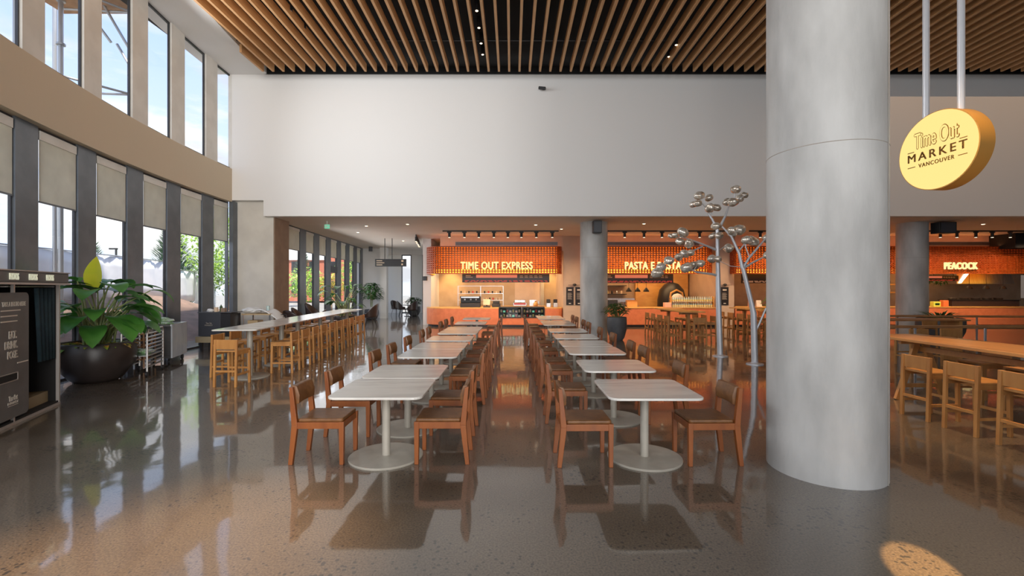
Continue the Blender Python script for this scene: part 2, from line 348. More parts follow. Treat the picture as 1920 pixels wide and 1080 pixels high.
def text(s, size, m, parent, name='lettering', sx=1, depth=.01, bold=0, align='CENTER', space=1):
    """lettering standing in the local XZ plane, facing -Y, centred on the origin's x, baseline at z=0"""
    c = bpy.data.curves.new('t', 'FONT'); c.body = s; c.size = size; c.extrude = depth; c.align_x = align; c.space_character = space
    t = bpy.data.objects.new('t', c); COL.objects.link(t)
    dg = bpy.context.evaluated_depsgraph_get(); me = bpy.data.meshes.new_from_object(t.evaluated_get(dg))
    bpy.data.objects.remove(t); bpy.data.curves.remove(c)
    if bold:
        vs = [tuple(v.co) for v in me.vertices]; fs = [tuple(p.vertices) for p in me.polygons]; me = bpy.data.meshes.new(name); V = []; Fc = []
        for dx, dy in ((-bold, 0), (bold, 0), (0, bold*.6), (0, -bold*.6)):
            n0 = len(V); V += [(a+dx, b+dy, c_) for a, b, c_ in vs]; Fc += [tuple(i+n0 for i in f) for f in fs]
        me.from_pydata(V, [], Fc); me.update()
    me.transform(Matrix.Diagonal((sx, 1, 1, 1))); me.transform(Matrix.Rotation(PI/2, 4, 'X'))
    me.materials.clear(); me.materials.append(m)
    o = bpy.data.objects.new(name, me); COL.objects.link(o)
    if parent: o.parent = parent
    return o
F = 853.33
def P(px, py, d):   # reading of a photographed point at a chosen real distance
    return Vector(((px-960)*d/F, d, 1.8+(540-py)*d/F))
ORD = ['nearest', 'second', 'third', 'fourth', 'fifth', 'sixth', 'seventh', 'eighth', 'ninth', 'tenth', 'eleventh', 'twelfth', 'thirteenth', 'fourteenth', 'fifteenth', 'sixteenth', 'seventeenth', 'eighteenth', 'nineteenth', 'twentieth']
def od(i): return ORD[i] if i else 'nearest'
ORD1 = ['first']+ORD[1:]

# ================================================================== SETTING
YW = 15.2       # bulkhead wall
ZT = 8.93       # soffit height
ZL = 4.2        # low ceiling
def fx(y):
    if y < 3: return -6.4+(3-y)*.03
    return -9.36+30-math.sqrt(900-(y-16)**2)
def hit(px, off=0):
    k = (px-960)/F; y = 1.0
    while y < 30 and k*y > fx(y)+off: y += .005
    return y

fl = MB().box(-16, 36, -11, 34, -.2, 0).build('floor', M_floor); struct(fl)
struct(MB().prism([(-9.45, 15.2), (-8.3, 15.2), (-8.3, 15.45), (-9.45, 15.45)], 4.73, 9.15).box(-8.3, 36, 15.2, 15.45, ZL, 9.15).build('wall_bulkhead', M_white))
struct(MB().box(-8.2, 36, 15.12, 15.198, ZT, 9.15).build('trim_1', M_black))
c2 = struct(MB().box(-9.6, 36, 15.46, 34, ZL, ZL+.12).build('ceiling_low', M_low))
ceil = struct(MB().box(-10, 36, -11, 15.2, 9.15, 9.3).build('ceiling', M_black))
# slatted timber soffit: each slat a part of the ceiling
k = 0; x = -.089-.328*24
nx = []
while x < 22.5:
    if x > -8.3: nx.append(x)
    x += .328
for x in nx:
    y0 = 2.0 if x > -4 else None
    ys = 2.0
    while ys < 14.5 and fx(ys)+1.28 > x: ys += .05
    if 14.56-ys < .3: continue
    MB().box(x-.033, x+.033, ys, 14.56, 8.72, 8.97).build('slat', M_slat, ceil)
for y in (13.2, 11.2, 9.0):
    MB().box(-8, 22, y, y+.04, 8.98, 9.02).build('hanger_rail', M_blk, ceil)
ys = [-10+ i*.5 for i in range(0, 51)] + [15.2]
ys = [y for y in ys if y <= 15.2]
mb = MB()
for a, b in zip(ys[:-1], ys[1:]):
    mb.hexa([(fx(a)-.5, a, ZT), (fx(a)+1.2, a, ZT), (fx(b)+1.2, b, ZT), (fx(b)-.5, b, ZT)], [(fx(a)-.5, a, 9.2), (fx(a)+1.2, a, 9.2), (fx(b)+1.2, b, 9.2), (fx(b)-.5, b, 9.2)])
struct(mb.build('ceiling_soffit', M_white))
# curved band between the two rows of windows
mb = MB(); prof = [(0, 4.68), (0, 5.78), (-.5, 5.78), (-.5, 4.68)]
for a, b in zip(ys[:-1], ys[1:]):
    q = [(fx(a)-.55, a), (fx(a), a), (fx(b), b), (fx(b)-.55, b)]
    mb.hexa([(x, y, 4.68) for x, y in q], [(x, y, 5.78) for x, y in q])
wl = struct(mb.build('wall_left', M_band))
# piers
PXE = [(44, 86.5), (159.5, 192.5), (250, 279), (323.5, 348), (388, 409), (436, 470)]
piers = [(hit(a), hit(b)) for a, b in PXE]
p0 = piers[0][0]
extra = []; y = piers[0][0]-1.05
while y > -9:
    extra.append((y-.5, y)); y -= 1.6
piers = sorted(extra)+piers
piers[-1] = (piers[-1][0], 15.19)
gaps = [(piers[i][1], piers[i+1][0]) for i in range(len(piers)-1)]
def quad_run(mb, a, b, o0, o1, z0, z1):
    n = max(1, int((b-a)/.5)); t = [a+(b-a)*i/n for i in range(n+1)]
    for u, v in zip(t[:-1], t[1:]):
        q = [(fx(u)+o0, u), (fx(u)+o1, u), (fx(v)+o1, v), (fx(v)+o0, v)]
        mb.hexa([(x, y, z0) for x, y in q], [(x, y, z1) for x, y in q])
    return mb
tn = 2
for i, (a, b) in enumerate(piers):
    quad_run(MB(), a, b, -.12, -.02, 5.78, ZT).build('trim_%d' % tn, M_pierup, None)['kind'] = 'structure'; tn += 1
    e = .0
    quad_run(MB(), a, b, -.24, -.14, 0, 4.68).build('trim_%d' % tn, M_pier, None)['kind'] = 'structure'; tn += 1
wn = 1
blind_i = 0
vis = [g for g in gaps if g[1] > 5.5]
for (a, b) in gaps:
    for (z0, z1, o, up) in ((5.78, ZT, -.09, 1), (0.0, 4.68, -.21, 0)):
        fr = MB(); f = .035
        quad_run(fr, a, a+f, o-.03, o+.02, z0, z1); quad_run(fr, b-f, b, o-.03, o+.02, z0, z1)
        quad_run(fr, a+f, b-f, o-.03, o+.02, z0, z0+.05); quad_run(fr, a+f, b-f, o-.03, o+.02, z1-(.05 if up else .16), z1)
        wf = struct(fr.build('window_%d' % wn, M_frame)); wn += 1
        quad_run(MB(), a+f, b-f, o-.008, o+.008, z0+.05, z1-(.05 if up else .16)).build('pane', M_glass, wf)
        if not up and a > 4:
            bl = thing('roller_blind', 'taupe roller blind in the curved glazing, %s from the concrete pier' % ORD1[len(vis)-1-blind_i], 'blind', group='roller blinds on the curved glazing')
            quad_run(MB(), a+.04, b-.04, -.162, -.158, 3.36, 4.5).build('fabric', M_blind, bl)
            quad_run(MB(), a+.04, b-.04, -.17, -.15, 3.33, 3.36).build('bottom_rail', M_pier, bl)
            quad_run(MB(), a+.04, b-.04, -.18, -.14, 4.46, 4.62).build('cassette', M_pierup, bl)
            blind_i += 1
# concrete pier at the end of the curved facade, with the dark return
M_concp = mat('beige_concrete', (.66, .62, .55), .7, noise=(1.6, (.58, .54, .48), .38, .66), bump=.2)
struct(MB().box(-9.6, -8.1, 15.455, 16.45, 0, 4.19).box(-9.6, -8.1, 15.455, 15.459, 4.19, 5.0).build('wall_pier', M_concp))
struct(MB().box(-8.1, -8.06, 15.47, 16.45, 0, ZL).build('trim_%d' % tn, M_brownwall)); tn += 1
struct(MB().box(-9.45, -9.32, 15.2, 15.46, 0, 4.7).build('trim_%d' % tn, M_pier)); tn += 1
# far facade of tall windows
def gx(y): return -8.42-(y-16.9)*(.62/10.6)
def far_run(mb, a, b, o0, o1, z0, z1):
    q = [(gx(a)+o0, a), (gx(a)+o1, a), (gx(b)+o1, b), (gx(b)+o0, b)]
    return mb.hexa([(x, y, z0) for x, y in q], [(x, y, z1) for x, y in q])
fy = [16.45, 16.7, 18.25, 18.87, 19.75, 20.38, 21.25, 21.9, 22.8, 23.45, 24.25, 24.9, 25.7, 26.35, 27.1, 27.6]
for i in range(0, len(fy), 2):
    struct(far_run(MB(), fy[i], fy[i+1], -.10, 0, 0, ZL).build('trim_%d' % tn, M_pier)); tn += 1
for i in range(1, len(fy)-1, 2):
    a, b = fy[i], fy[i+1]; fr = MB()
    far_run(fr, a, a+.04, -.08, -.03, 0, ZL); far_run(fr, b-.04, b, -.08, -.03, 0, ZL); far_run(fr, a, b, -.08, -.03, 0, .06); far_run(fr, a, b, -.08, -.03, ZL-.1, ZL)
    if i == 7: far_run(fr, a, b, -.1, .02, 2.55, 2.85)
    wf = struct(fr.build('window_%d' % wn, M_frame)); wn += 1
    far_run(MB(), a+.04, b-.04, -.06, -.055, .06, ZL-.1).build('pane', M_glass, wf)
    bl = thing('roller_blind', 'pale roller blind in the far windows beyond the concrete pier, %s from the pier' % ORD1[(i-1)//2], 'blind', group='roller blinds on the far windows')
    far_run(MB(), a+.03, b-.03, -.024, -.020, 3.3, 4.05).build('fabric', M_blind, bl)
    far_run(MB(), a+.03, b-.03, -.026, -.012, 3.27, 3.3).build('bottom_rail', M_pier, bl)
    far_run(MB(), a+.03, b-.03, -.028, -.0, 4.05, 4.15).build('cassette', M_pierup, bl)
struct(MB().box(-9.4, -7.75, 27.6, 27.9, 0, ZL).build('wall_far_left', M_white))
struct(MB().box(-7.85, -7.45, 27.0, 27.4, 0, ZL).build('trim_%d' % tn, M_white)); tn += 1
# lounge end wall with two tall windows
wb = MB(); W = [(-10, -8.1), (-7.4, -6.65), (-5.75, -5.2)]
struct(MB().box(-10, -8.0, 33, 33.2, 0, ZL).box(-7.3, -6.5, 33, 33.2, 0, ZL).box(-5.7, -3.8, 33, 33.2, 0, ZL).build('wall_lounge', M_white))
for a, b in ((-8.0, -7.3), (-6.5, -5.7)):
    fr = MB().box(a, a+.05, 32.98, 33.1, 0, ZL).box(b-.05, b, 32.98, 33.1, 0, ZL).box(a, b, 32.98, 33.1, 0, .05).box(a, b, 32.98, 33.1, ZL-.06, ZL)
    wf = struct(fr.build('window_%d' % wn, M_frame)); wn += 1
    MB().box(a+.05, b-.05, 33.03, 33.05, .05, ZL-.06).build('pane', M_glass, wf)
# stall block
struct(MB().box(-4.35, -3.95, 22.22, 25.0, 0, ZL).build('wall_stall_left', M_white))
struct(MB().box(-3.95, 2.75, 24.6, 24.9, 0, ZL).box(3.3, 9.55, 24.6, 24.9, 0, ZL).box(10.2, 27.5, 24.6, 24.9, 0, ZL).box(27.5, 33, 24.6, 24.9, 0, 1.25).box(27.5, 33, 24.6, 24.9, 2.5, ZL).build('wall_back', M_tan))
struct(MB().box(2.37, 3.45, 21.0, 24.9, 0, ZL).build('wall_divider_1', M_tanpl)) 
struct(MB().box(9.5, 10.25, 21.0, 24.9, 0, ZL).build('wall_divider_2', M_tanpl))
tr = [(-3.3, 2.36), (3.45, 9.5), (10.25, 24.5)]
for a, b in tr:
    struct(MB().box(a, b, 20.9, 21.1, 3.5, ZL).build('trim_%d' % tn, M_tanpl)); tn += 1
struct(MB().box(33.5, 33.8, -11, 34, 0, 9.3).build('wall_right', M_tanpl))
# rear wall behind the camera with its wide glazed opening
struct(MB().box(-6.5, 34, -11, -10.7, 0, .4).box(-6.5, 34, -11, -10.7, 8.6, 9.3).box(-6.5, -5.6, -11, -10.7, .4, 8.6).box(18, 34, -11, -10.7, .4, 8.6).build('wall_rear', M_white))

# ================================================================== COLUMNS
def column(x, y, r, h, label, seam):
    o = MB().lathe([(r, 0), (r, h)], 64).build('concrete_column', M_conc); o.location = (x, y, 0)
    smooth_by_angle(o); tag(o, label, 'column')
    s = MB().lathe([(r, 0), (r+.003, .004), (r, .008)], 64).build('formwork_joint', M_concwarm, o); s.location = (0, 0, seam)
    return o
column(3.122, 4.552, .507, 9.14, 'massive round concrete column standing in the right foreground', 3.12)
column(3.01, 16.75, .5, ZL, 'round concrete column beside the planter at the end of the right table row', 2.9)
column(14.85, 16.9, .47, ZL, 'round concrete column on the right behind the wooden railings', 2.9)
struct(MB().box(3.122+.30, 3.122+.306, 4.552-.415, 4.552-.408, 0, 9).build('trim_%d' % tn, M_concwarm)); tn += 1

# ================================================================== DINING TABLES AND CHAIRS
def rrect(w, d, r, n=5):
    pts = []
    for cx, cy, a0 in ((w/2-r, d/2-r, 0), (-w/2+r, d/2-r, PI/2), (-w/2+r, -d/2+r, PI), (w/2-r, -d/2+r, 3*PI/2)):
        for i in range(n+1):
            a = a0+PI/2*i/n; pts.append((cx+r*math.cos(a), cy+r*math.sin(a)))
    return pts
def make_table():
    t = thing('dining_table', 'x', 'table')
    MB().prism(rrect(.93, .94, .10), .715, .74).build('tabletop', M_marble, t, bevel=.006)
    smooth_by_angle(MB().lathe([(.14, 0), (.14, .012), (.043, .013), (.043, .0)], 24).build('mounting_plate', M_tbase, t)).location = (0, 0, .70)
    smooth_by_angle(MB().lathe([(.043, .018), (.043, .705)], 24).build('pedestal', M_tbase, t))
    smooth_by_angle(MB().lathe([(.385, 0), (.388, .014), (.382, .02), (.05, .022)], 48).build('base_disc', M_tbase, t))
    return t
def make_chair():
    t = thing('dining_chair', 'x', 'chair')
    for s in (-1, 1):
        y0, y1 = (s*.23, s*.185) if s > 0 else (-.23, -.185)
        lo_, hi_ = min(y0, y1), max(y0, y1)
        MB().hexa([(.235, lo_, 0), (.275, lo_, 0), (.275, hi_, 0), (.235, hi_, 0)], [(.228, lo_, .435), (.28, lo_, .435), (.28, hi_, .435), (.228, hi_, .435)]).build('leg', M_chair, t, bevel=.004)
        m = MB()
        m.hexa([(-.285, lo_, 0), (-.243, lo_, 0), (-.243, hi_, 0), (-.285, hi_, 0)], [(-.25, lo_, .40), (-.19, lo_, .40), (-.19, hi_, .40), (-.25, hi_, .40)])
        m.hexa([(-.25, lo_, .40), (-.19, lo_, .40), (-.19, hi_, .40), (-.25, hi_, .40)], [(-.275, lo_, .79), (-.238, lo_, .785), (-.238, hi_, .785), (-.275, hi_, .79)])
        m.build('leg', M_chair, t, bevel=.003)
    fr = MB().box(-.2, .235, -.225, -.195, .365, .432).box(-.2, .235, .195, .225, .365, .432).box(.24, .272, -.19, .19, .365, .432).box(-.235, -.205, -.19, .19, .365, .432)
    fr.build('seat_frame', M_chair, t, bevel=.003)
    sv = MB()
    sv.prism(rrect(.46, .43, .03), .43, .468)
    s_ = sv.build('seat', M_leather, t, bevel=.014, seg=3); s_.location = (.035, 0, 0); 
    # curved leather backrest between the posts
    m = MB(); n = 8; th = .05
    ring = []
    for i in range(n+1):
        u = -1+2*i/n; yy = u*.187; bow = .018*(1-u*u)
        ring.append([(-.245-bow*.5, yy, .60), (-.19-bow*.9, yy, .615), (-.185-bow*.9, yy, .70), (-.215-bow*.9, yy, .795), (-.262-bow*.5, yy, .80)])
    vs = [q for r in ring for q in r]; fs = []
    for i in range(n):
        for j in range(5): a = i*5+j; b = i*5+(j+1) % 5; fs.append((a, b, b+5, a+5))
    fs += [(4, 3, 2, 1, 0), tuple(n*5+j for j in range(5))]
    smooth_by_angle(m.add(vs, fs).build('backrest', M_leather, t, bevel=.008))
    return t
def rowx(side, y): return -1.345+.011*(y-4.8) if side < 0 else 1.405-.003*(y-4.8)
TL = [4.865, 5.83, 7.44, 8.41, 9.63, 11.03, 12.0, 13.95, 15.9]
TR = [4.83, 6.27, 7.79, 8.76, 10.05, 11.5, 13.5, 14.47, 16.0, 16.97]
tab0 = make_table(); first = True
for side, T in ((-1, TL), (1, TR)):
    nm = 'left' if side < 0 else 'right'
    for i, y in enumerate(T):
        t = tab0 if first else copy_tree(tab0); first = False
        t.location = (rowx(side, y), y, 0)
        tag(t, 'marble-topped dining table, the %s from the camera in the %s table row' % (od(i), nm), 'table', 'marble-topped dining tables in two rows')
ch0 = make_chair(); first = True
CH = {(-1, -1): [4.87, 5.72, 7.35, 8.30, 9.5, 10.95, 11.75, 13.65, 14.7, 15.9],
      (-1, 1): [4.87, 5.78, 7.25, 7.8, 8.5, 9.6, 10.9, 12.0, 13.9, 16.0],
      (1, -1): [4.79, 6.25, 7.7, 8.62, 10.0, 11.4, 13.3, 14.35, 15.9, 16.9],
      (1, 1): [4.80, 6.22, 7.85, 8.68, 10.2, 11.7, 13.4, 14.4, 15.9, 16.9]}
for (row, side), L_ in CH.items():
    for i, y in enumerate(L_):
        t = ch0 if first else copy_tree(ch0); first = False
        off = .645 if side*row > 0 else .655
        if (row, side) == (-1, 1): off = .62
        if (row, side) == (1, -1): off = .68
        t.location = (rowx(row, y)+side*off+random.uniform(-.015, .015), y+random.uniform(-.02, .02), 0)
        t.rotation_euler = (0, 0, (PI if side > 0 else 0)+random.uniform(-.035, .035))
        where = {(-1, -1): 'window side of the left table row', (-1, 1): 'aisle side of the left table row', (1, -1): 'aisle side of the right table row', (1, 1): 'column side of the right table row'}[(row, side)]
        tag(t, 'brown leather dining chair, %s on the %s' % (od(i), where), 'chair', 'leather dining chairs along the table rows')

# ================================================================== STOOLS
def make_stool():
    t = thing('bar_stool', 'x', 'stool')   # faces +X, back at -X
    for sx in (-1, 1):
        for sy in (-1, 1):
            yo, yi = sy*.215, sy*.175; lo_, hi_ = min(yo, yi), max(yo, yi)
            if sx > 0:
                MB().hexa([(.185, lo_, 0), (.225, lo_, 0), (.225, hi_, 0), (.185, hi_, 0)], [(.17, lo_, .63), (.215, lo_, .63), (.215, hi_, .63), (.17, hi_, .63)]).build('leg', M_stool, t, bevel=.003)
            else:
                MB().hexa([(-.24, lo_, 0), (-.20, lo_, 0), (-.20, hi_, 0), (-.24, hi_, 0)], [(-.215, lo_, .86), (-.175, lo_, .86), (-.175, hi_, .86), (-.215, hi_, .86)]).build('leg', M_stool, t, bevel=.003)
    MB().box(-.19, .225, -.205, .205, .632, .66).build('seat', M_stool, t, bevel=.006)
    for s in (-1, 1): MB().box(-.175, .17, s*.195-.01, s*.195+.01, .575, .632).build('seat_rail', M_stool, t)
    MB().box(-.205, -.18, -.176, .176, .685, .858).build('backrest', M_stool, t, bevel=.004)
    MB().box(-.222, -.192, -.18, .18, .27, .305).build('stretcher', M_stool, t)
    MB().box(.185, .21, -.18, .18, .27, .305).build('stretcher', M_stool, t)
    for s in (-1, 1): MB().box(-.205, .2, s*.195-.012, s*.195+.012, .2, .235).build('stretcher', M_stool, t)
    return t
st0 = make_stool(); first = True
def stool(x, y, rz, label, group):
    global first
    t = st0 if first else copy_tree(st0); first = False
    t.location = (x, y, 0); t.rotation_euler = (0, 0, rz+random.uniform(-.05, .05)); return tag(t, label, 'stool', group)
first = True
# long marble communal table, three sections in a line
def cx_(y): return -5.27-.0899*(y-8.6)
ang = math.atan(.0899)
cuts = [(8.6, 11.35, (9.25, 10.8)), (11.37, 14.1, (11.8, 13.57)), (14.12, 17.1, (14.7, 16.5))]
for i, (a, b, ped) in enumerate(cuts):
    yc = (a+b)/2
    t = thing('communal_table', 'long marble counter-height table section, %s of three in the line beside the windows' % ('the nearest', 'the middle', 'the farthest')[i], 'table', (cx_(yc), yc, 0), ang, 'marble counter-height tables in a line')
    MB().prism(rrect(.82, b-a, .05), .985, 1.01).build('tabletop', M_marble, t, bevel=.005)
    for yp in ped:
        smooth_by_angle(MB().lathe([(.055, .02), (.055, .985)], 20, (0, yp-yc, 0)).build('pedestal', M_tbase, t))
        smooth_by_angle(MB().lathe([(.37, 0), (.373, .014), (.365, .02), (.06, .022)], 40, (0, yp-yc, 0)).build('base_disc', M_tbase, t))
stool(-5.2, 8.47, PI/2, 'wooden bar stool at the near end of the marble communal table', 'wooden stools at the marble communal table')
for i, y in enumerate([9.8, 10.45, 11.1, 11.75, 12.45, 13.1, 13.75, 14.45, 15.2, 15.9]):
    stool(cx_(y)+.50, y, PI+ang, 'wooden bar stool, %s on the aisle side of the communal table' % od(i), 'wooden stools at the marble communal table')
for i, y in enumerate([9.35, 10.05, 10.8, 11.5, 12.3, 13.0, 13.8, 14.5, 15.3, 16.0]):
    stool(cx_(y)-.50, y, ang, 'wooden bar stool, %s on the window side of the communal table' % od(i), 'wooden stools at the marble communal table')

# wooden high table at right with trestle legs
t = thing('high_table', 'long polished wooden high table in the right foreground', 'table', (6.6, 5.6, 0))
MB().prism([(-.55, -3.2), (.55, -3.2), (.42, 2.25), (-.46, 2.25)], .965, 1.01).build('tabletop', M_bartop, t, bevel=.006)
for yy in (1.75, -.6, -2.6):
    m = MB().bar((-.38, yy, 0), (-.05, yy, .96), .09, .05, (0, 1, 0)).bar((.38, yy, 0), (.05, yy, .96), .09, .05, (0, 1, 0)).box(-.34, .34, yy-.03, yy+.03, .90, .965).box(-.3, .3, yy-.02, yy+.02, .2, .26)
    m.build('trestle', M_stool, t, bevel=.003)
MB().box(-.03, .03, -2.6, 1.75, .78, .86).build('beam', M_stool, t)
for i, y in enumerate([5.02, 5.68, 6.32]):
    stool(5.80, y, 0, 'pale bar stool in the right foreground, %s' % ('cut by the frame edge', 'the middle of three', 'the one closest to the big column')[i], 'pale stools at the wooden high table')
for i, y in enumerate([5.0, 5.7, 6.4, 7.1]):
    stool(7.35, y, PI, 'bar stool, %s on the far side of the foreground wooden table' % ORD1[i], 'pale stools at the wooden high table')
# slatted chair beyond its end
t = thing('slatted_chair', 'slat-backed wooden chair between the big column and the high table', 'chair', (6.45, 8.35, 0), -.3)
for s in (-1, 1):
    for q in (-1, 1): MB().bar((s*.24, q*.22, 0), (s*.22, q*.2, .82 if q < 0 else .45), .045, .045).build('leg', M_wicker, t)
m = MB()
for i in range(8): m.box(-.19+i*.05, -.165+i*.05, -.215, -.195, .35, .78)
m.box(-.22, .22, -.225, -.185, .78, .83).build('backrest', M_wicker, t)
MB().box(-.24, .24, -.2, .24, .42, .46).build('seat', M_wicker, t)

# pasta tables in front of the stalls
for (cx, y0, y1, who, gp, nst) in ((5.98, 14.95, 17.9, 'in front of the pasta stall', 'stools in front of the pasta stall', 4), (9.15, 15.6, 18.4, 'in front of the third stall', 'stools in front of the third stall', 4)):
    yc = (y0+y1)/2
    t = thing('high_table', 'wooden high table ' + who, 'table', (cx, yc, 0), 0)
    MB().prism(rrect(.8, y1-y0, .06), .985, 1.02).build('tabletop', M_counterwood, t, bevel=.004)
    for yy in (-1, 1):
        MB().box(-.30, .30, yy*(y1-y0)*.33-.04, yy*(y1-y0)*.33+.04, .9, .985).box(-.05, .05, yy*(y1-y0)*.33-.05, yy*(y1-y0)*.33+.05, .05, .9).box(-.3, .3, yy*(y1-y0)*.33-.06, yy*(y1-y0)*.33+.06, 0, .05).build('trestle', M_stool, t)
    for i in range(nst):
        yy = y0+.35+i*.74
        stool(cx-.58, yy, 0, 'wooden bar stool %s, %s on its left side' % (who, od(i)), gp)
        stool(cx+.58, yy, PI, 'wooden bar stool %s, %s on its right side' % (who, od(i)), gp)
    stool(cx, y0-.28, PI/2, 'wooden bar stool %s, at the near end' % who, gp)

# ================================================================== FOOD STALLS
def arc(cx, cy, r, a0, a1, n=8): return [(cx+r*math.cos(math.radians(a0+(a1-a0)*i/n)), cy+r*math.sin(math.radians(a0+(a1-a0)*i/n))) for i in range(n+1)]
def resample(path, step):
    out = []; acc = 0; P_ = [Vector((p[0], p[1])) for p in path]
    for a, b in zip(P_[:-1], P_[1:]):
        L = (b-a).length; d = (b-a)/L if L else None; u = (step-acc) if out else 0
        while d is not None and u <= L: out.append((a+d*u, d)); u += step
        acc = L-(u-step)
    return out
YF = 20.45
def canopy(path, label, txt, tx, size, z0=2.46, z1=3.66):
    """lattice canopy: path runs left to right along its face (towards +x), camera side to its right"""
    t = thing('stall_canopy', label, 'canopy')
    m = MB(); rows = 12; h = (z1-z0)/rows
    for r in range(rows+1):
        m.wall(path, z0+r*h-.022, z0+r*h+.022, .10, 1)
    m.build('lattice_shelf', M_rib, t)
    m = MB()
    for p, d in resample(path, .13):
        nrm = Vector((-d.y, d.x)); a = p; b = p+nrm*.09
        q = [a-d*.024, a+d*.024, b+d*.024, b-d*.024]
        m.hexa([(c.x, c.y, z0) for c in q], [(c.x, c.y, z1) for c in q])
    m.build('lattice_upright', M_rib, t)
    off = [(p, d) for p, d in resample(path, .05)]
    ip = [(p.x-d.y*.11, p.y+d.x*.11) for p, d in off]
    MB().wall(ip, z0+2*h, z1, .02, 1).build('glow_panel', M_core, t)
    MB().wall(ip, z0, z0+2*h, .02, 1).build('light_strip', M_core2, t)
    if txt:
        o = text(txt, size, M_letter, t, 'lettering', sx=.62, depth=.025, bold=.022, space=1.12)
        w_ = max(v.co.x for v in o.data.vertices)-min(v.co.x for v in o.data.vertices)
        sx_ = (tx[1]-tx[0])/w_
        o.data.transform(Matrix.Diagonal((sx_, 1, 1, 1)))
        c_ = (max(v.co.x for v in o.data.vertices)+min(v.co.x for v in o.data.vertices))/2
        o.location = ((tx[0]+tx[1])/2-c_, YF-.075, z0+.19)
    return t
YF = 20.45
pA = [(-3.2, 22.6)]
pA = [(-3.98, 22.8), (-3.98, 21.3)]+arc(-3.13, 21.3, .85, 180, 270)[1:]+[(1.9, YF)]+arc(1.9, YF+.38, .38, 270, 360)[1:]+[(2.28, 20.98)]
canopy(pA, 'orange glowing lattice canopy with rounded left end over the express stall', 'TIME OUT EXPRESS', (-2.31, .93), .46)
pB = [(3.5, YF), (8.75, YF)]+arc(8.75, YF+.38, .38, 270, 360)[1:]+[(9.13, 20.98)]
canopy(pB, 'orange glowing lattice canopy behind the small column over the pasta stall', 'PASTA E BASTA', (5.05, 7.58), .46)
pC = [(10.05, 20.98), (10.05, YF+.3)]+arc(10.35, YF+.3, .3, 180, 270)[1:]+[(24.3, YF)]
canopy(pC, 'orange glowing lattice canopy at the far right running behind the big column', 'PEACOCK', (19.35, 20.85), .42)
for a, b, y0, lab in ((-3.9, 2.2, 20.7, 'express'), (3.55, 9.1, 20.7, 'pasta'), (10.2, 24.2, 20.7, 'peacock')):
    struct(MB().box(a+.2, b-.1, YF+.45, 24.6, 3.35, 3.45).build('ceiling_'+{'express': '1', 'pasta': '2', 'peacock': '3'}[lab], M_tanpl))
    # cove lamps shining down inside the stall
    n = max(2, int((b-a)/2.2))
    area('stall_lamp', ((a+b)/2, 22.6, 3.3), ((a+b)/2, 22.9, 0), (b-a)*.8, 1.6, 230 if lab == 'express' else 150, (1, .62, .30) if lab != 'express' else (1, .72, .42))
    area('canopy_uplight_fill', ((a+b)/2, YF-.02, 3.70), ((a+b)/2, YF-.02, 4.6), (b-a)*.85, .1, 7*(b-a)/6, (1, .38, .13))  # warm uplight added to tint the low ceiling above the canopy
# narrow air grilles above the canopies
for a, b, who in ((-2.6, 2.1, 'express'), (3.8, 8.6, 'pasta'), (18.2, 22.6, 'far right')):
    g = thing('air_grille', 'narrow grey air grille above the %s stall canopy' % who, 'vent', (a, 20.895, 3.74))
    MB().box(0, b-a, -.02, 0, 0, .17).build('frame', M_pier, g)
    m = MB()
    for i in range(3): m.box(.04, b-a-.04, -.03, -.021, .03+i*.045, .05+i*.045)
    m.build('slat', M_frame, g)

def counter(path, depth, label, top=.89, glaze=None):
    t = thing('service_counter', label, 'counter')
    MB().wall(path, .10, top-.045, depth, 1).build('front_panel', M_terra, t)
    ip = [(p[0], p[1]) for p in path]
    MB().wall([(x, y+.05) for x, y in ip], 0, .10, depth-.1, 1).build('toe_kick', M_blk, t)
    MB().wall([(x, y-.015) for x, y in ip], top-.045, top, depth+.02, 1).build('worktop', M_counterwood, t)
    return t
YC = 21.0
t = thing('service_counter', 'terracotta service counter with rounded left end of the express stall', 'counter')
poly = [(-4.1, 21.98)]+arc(-3.1, YC+1.0, 1.0, 180, 270)+[(-.62, YC), (-.62, 22.2), (-3.94, 22.2), (-3.94, 21.98)]
def shrink(poly, k):
    return [(x+(k if x < -3.5 else 0), y+(k if y < 22 and x < -.7 else (k if y < 21.05 else 0))) for x, y in poly]
MB().prism([p for p in reversed(poly)][::-1], .10, .845).build('front_panel', M_terra, t)
MB().prism([(x+.05 if x < -3 else x, y+.06 if y < 22 else y) for x, y in poly], 0, .10).build('toe_kick', M_blk, t)
MB().prism(poly, .845, .89).build('worktop', M_counterwood, t)
m = MB().box(-.6, 1.5, YC, 22.0, .10, .42).build('front_panel', M_terra, t)
MB().box(-.6, 1.5, YC+.06, 21.9, 0, .10).build('toe_kick', M_blk, t)
pR = [(1.52, YC), (2.2, YC)]+arc(2.1, YC+.25, .25, 270, 360, 5)
MB().prism([(1.52, YC), (2.08, YC)]+arc(2.08, YC+.28, .28, 270, 360, 5)[1:]+[(2.355, 22.0), (1.52, 22.0)], .10, .845).build('front_panel', M_terra, t)
MB().prism([(1.52, YC), (2.08, YC)]+arc(2.08, YC+.28, .28, 270, 360, 5)[1:]+[(2.355, 22.0), (1.52, 22.0)], .845, .89).build('worktop', M_counterwood, t)
MB().prism([(1.52, YC+.05), (2.3, YC+.05), (2.3, 21.9), (1.52, 21.9)], 0, .10).build('toe_kick', M_blk, t)
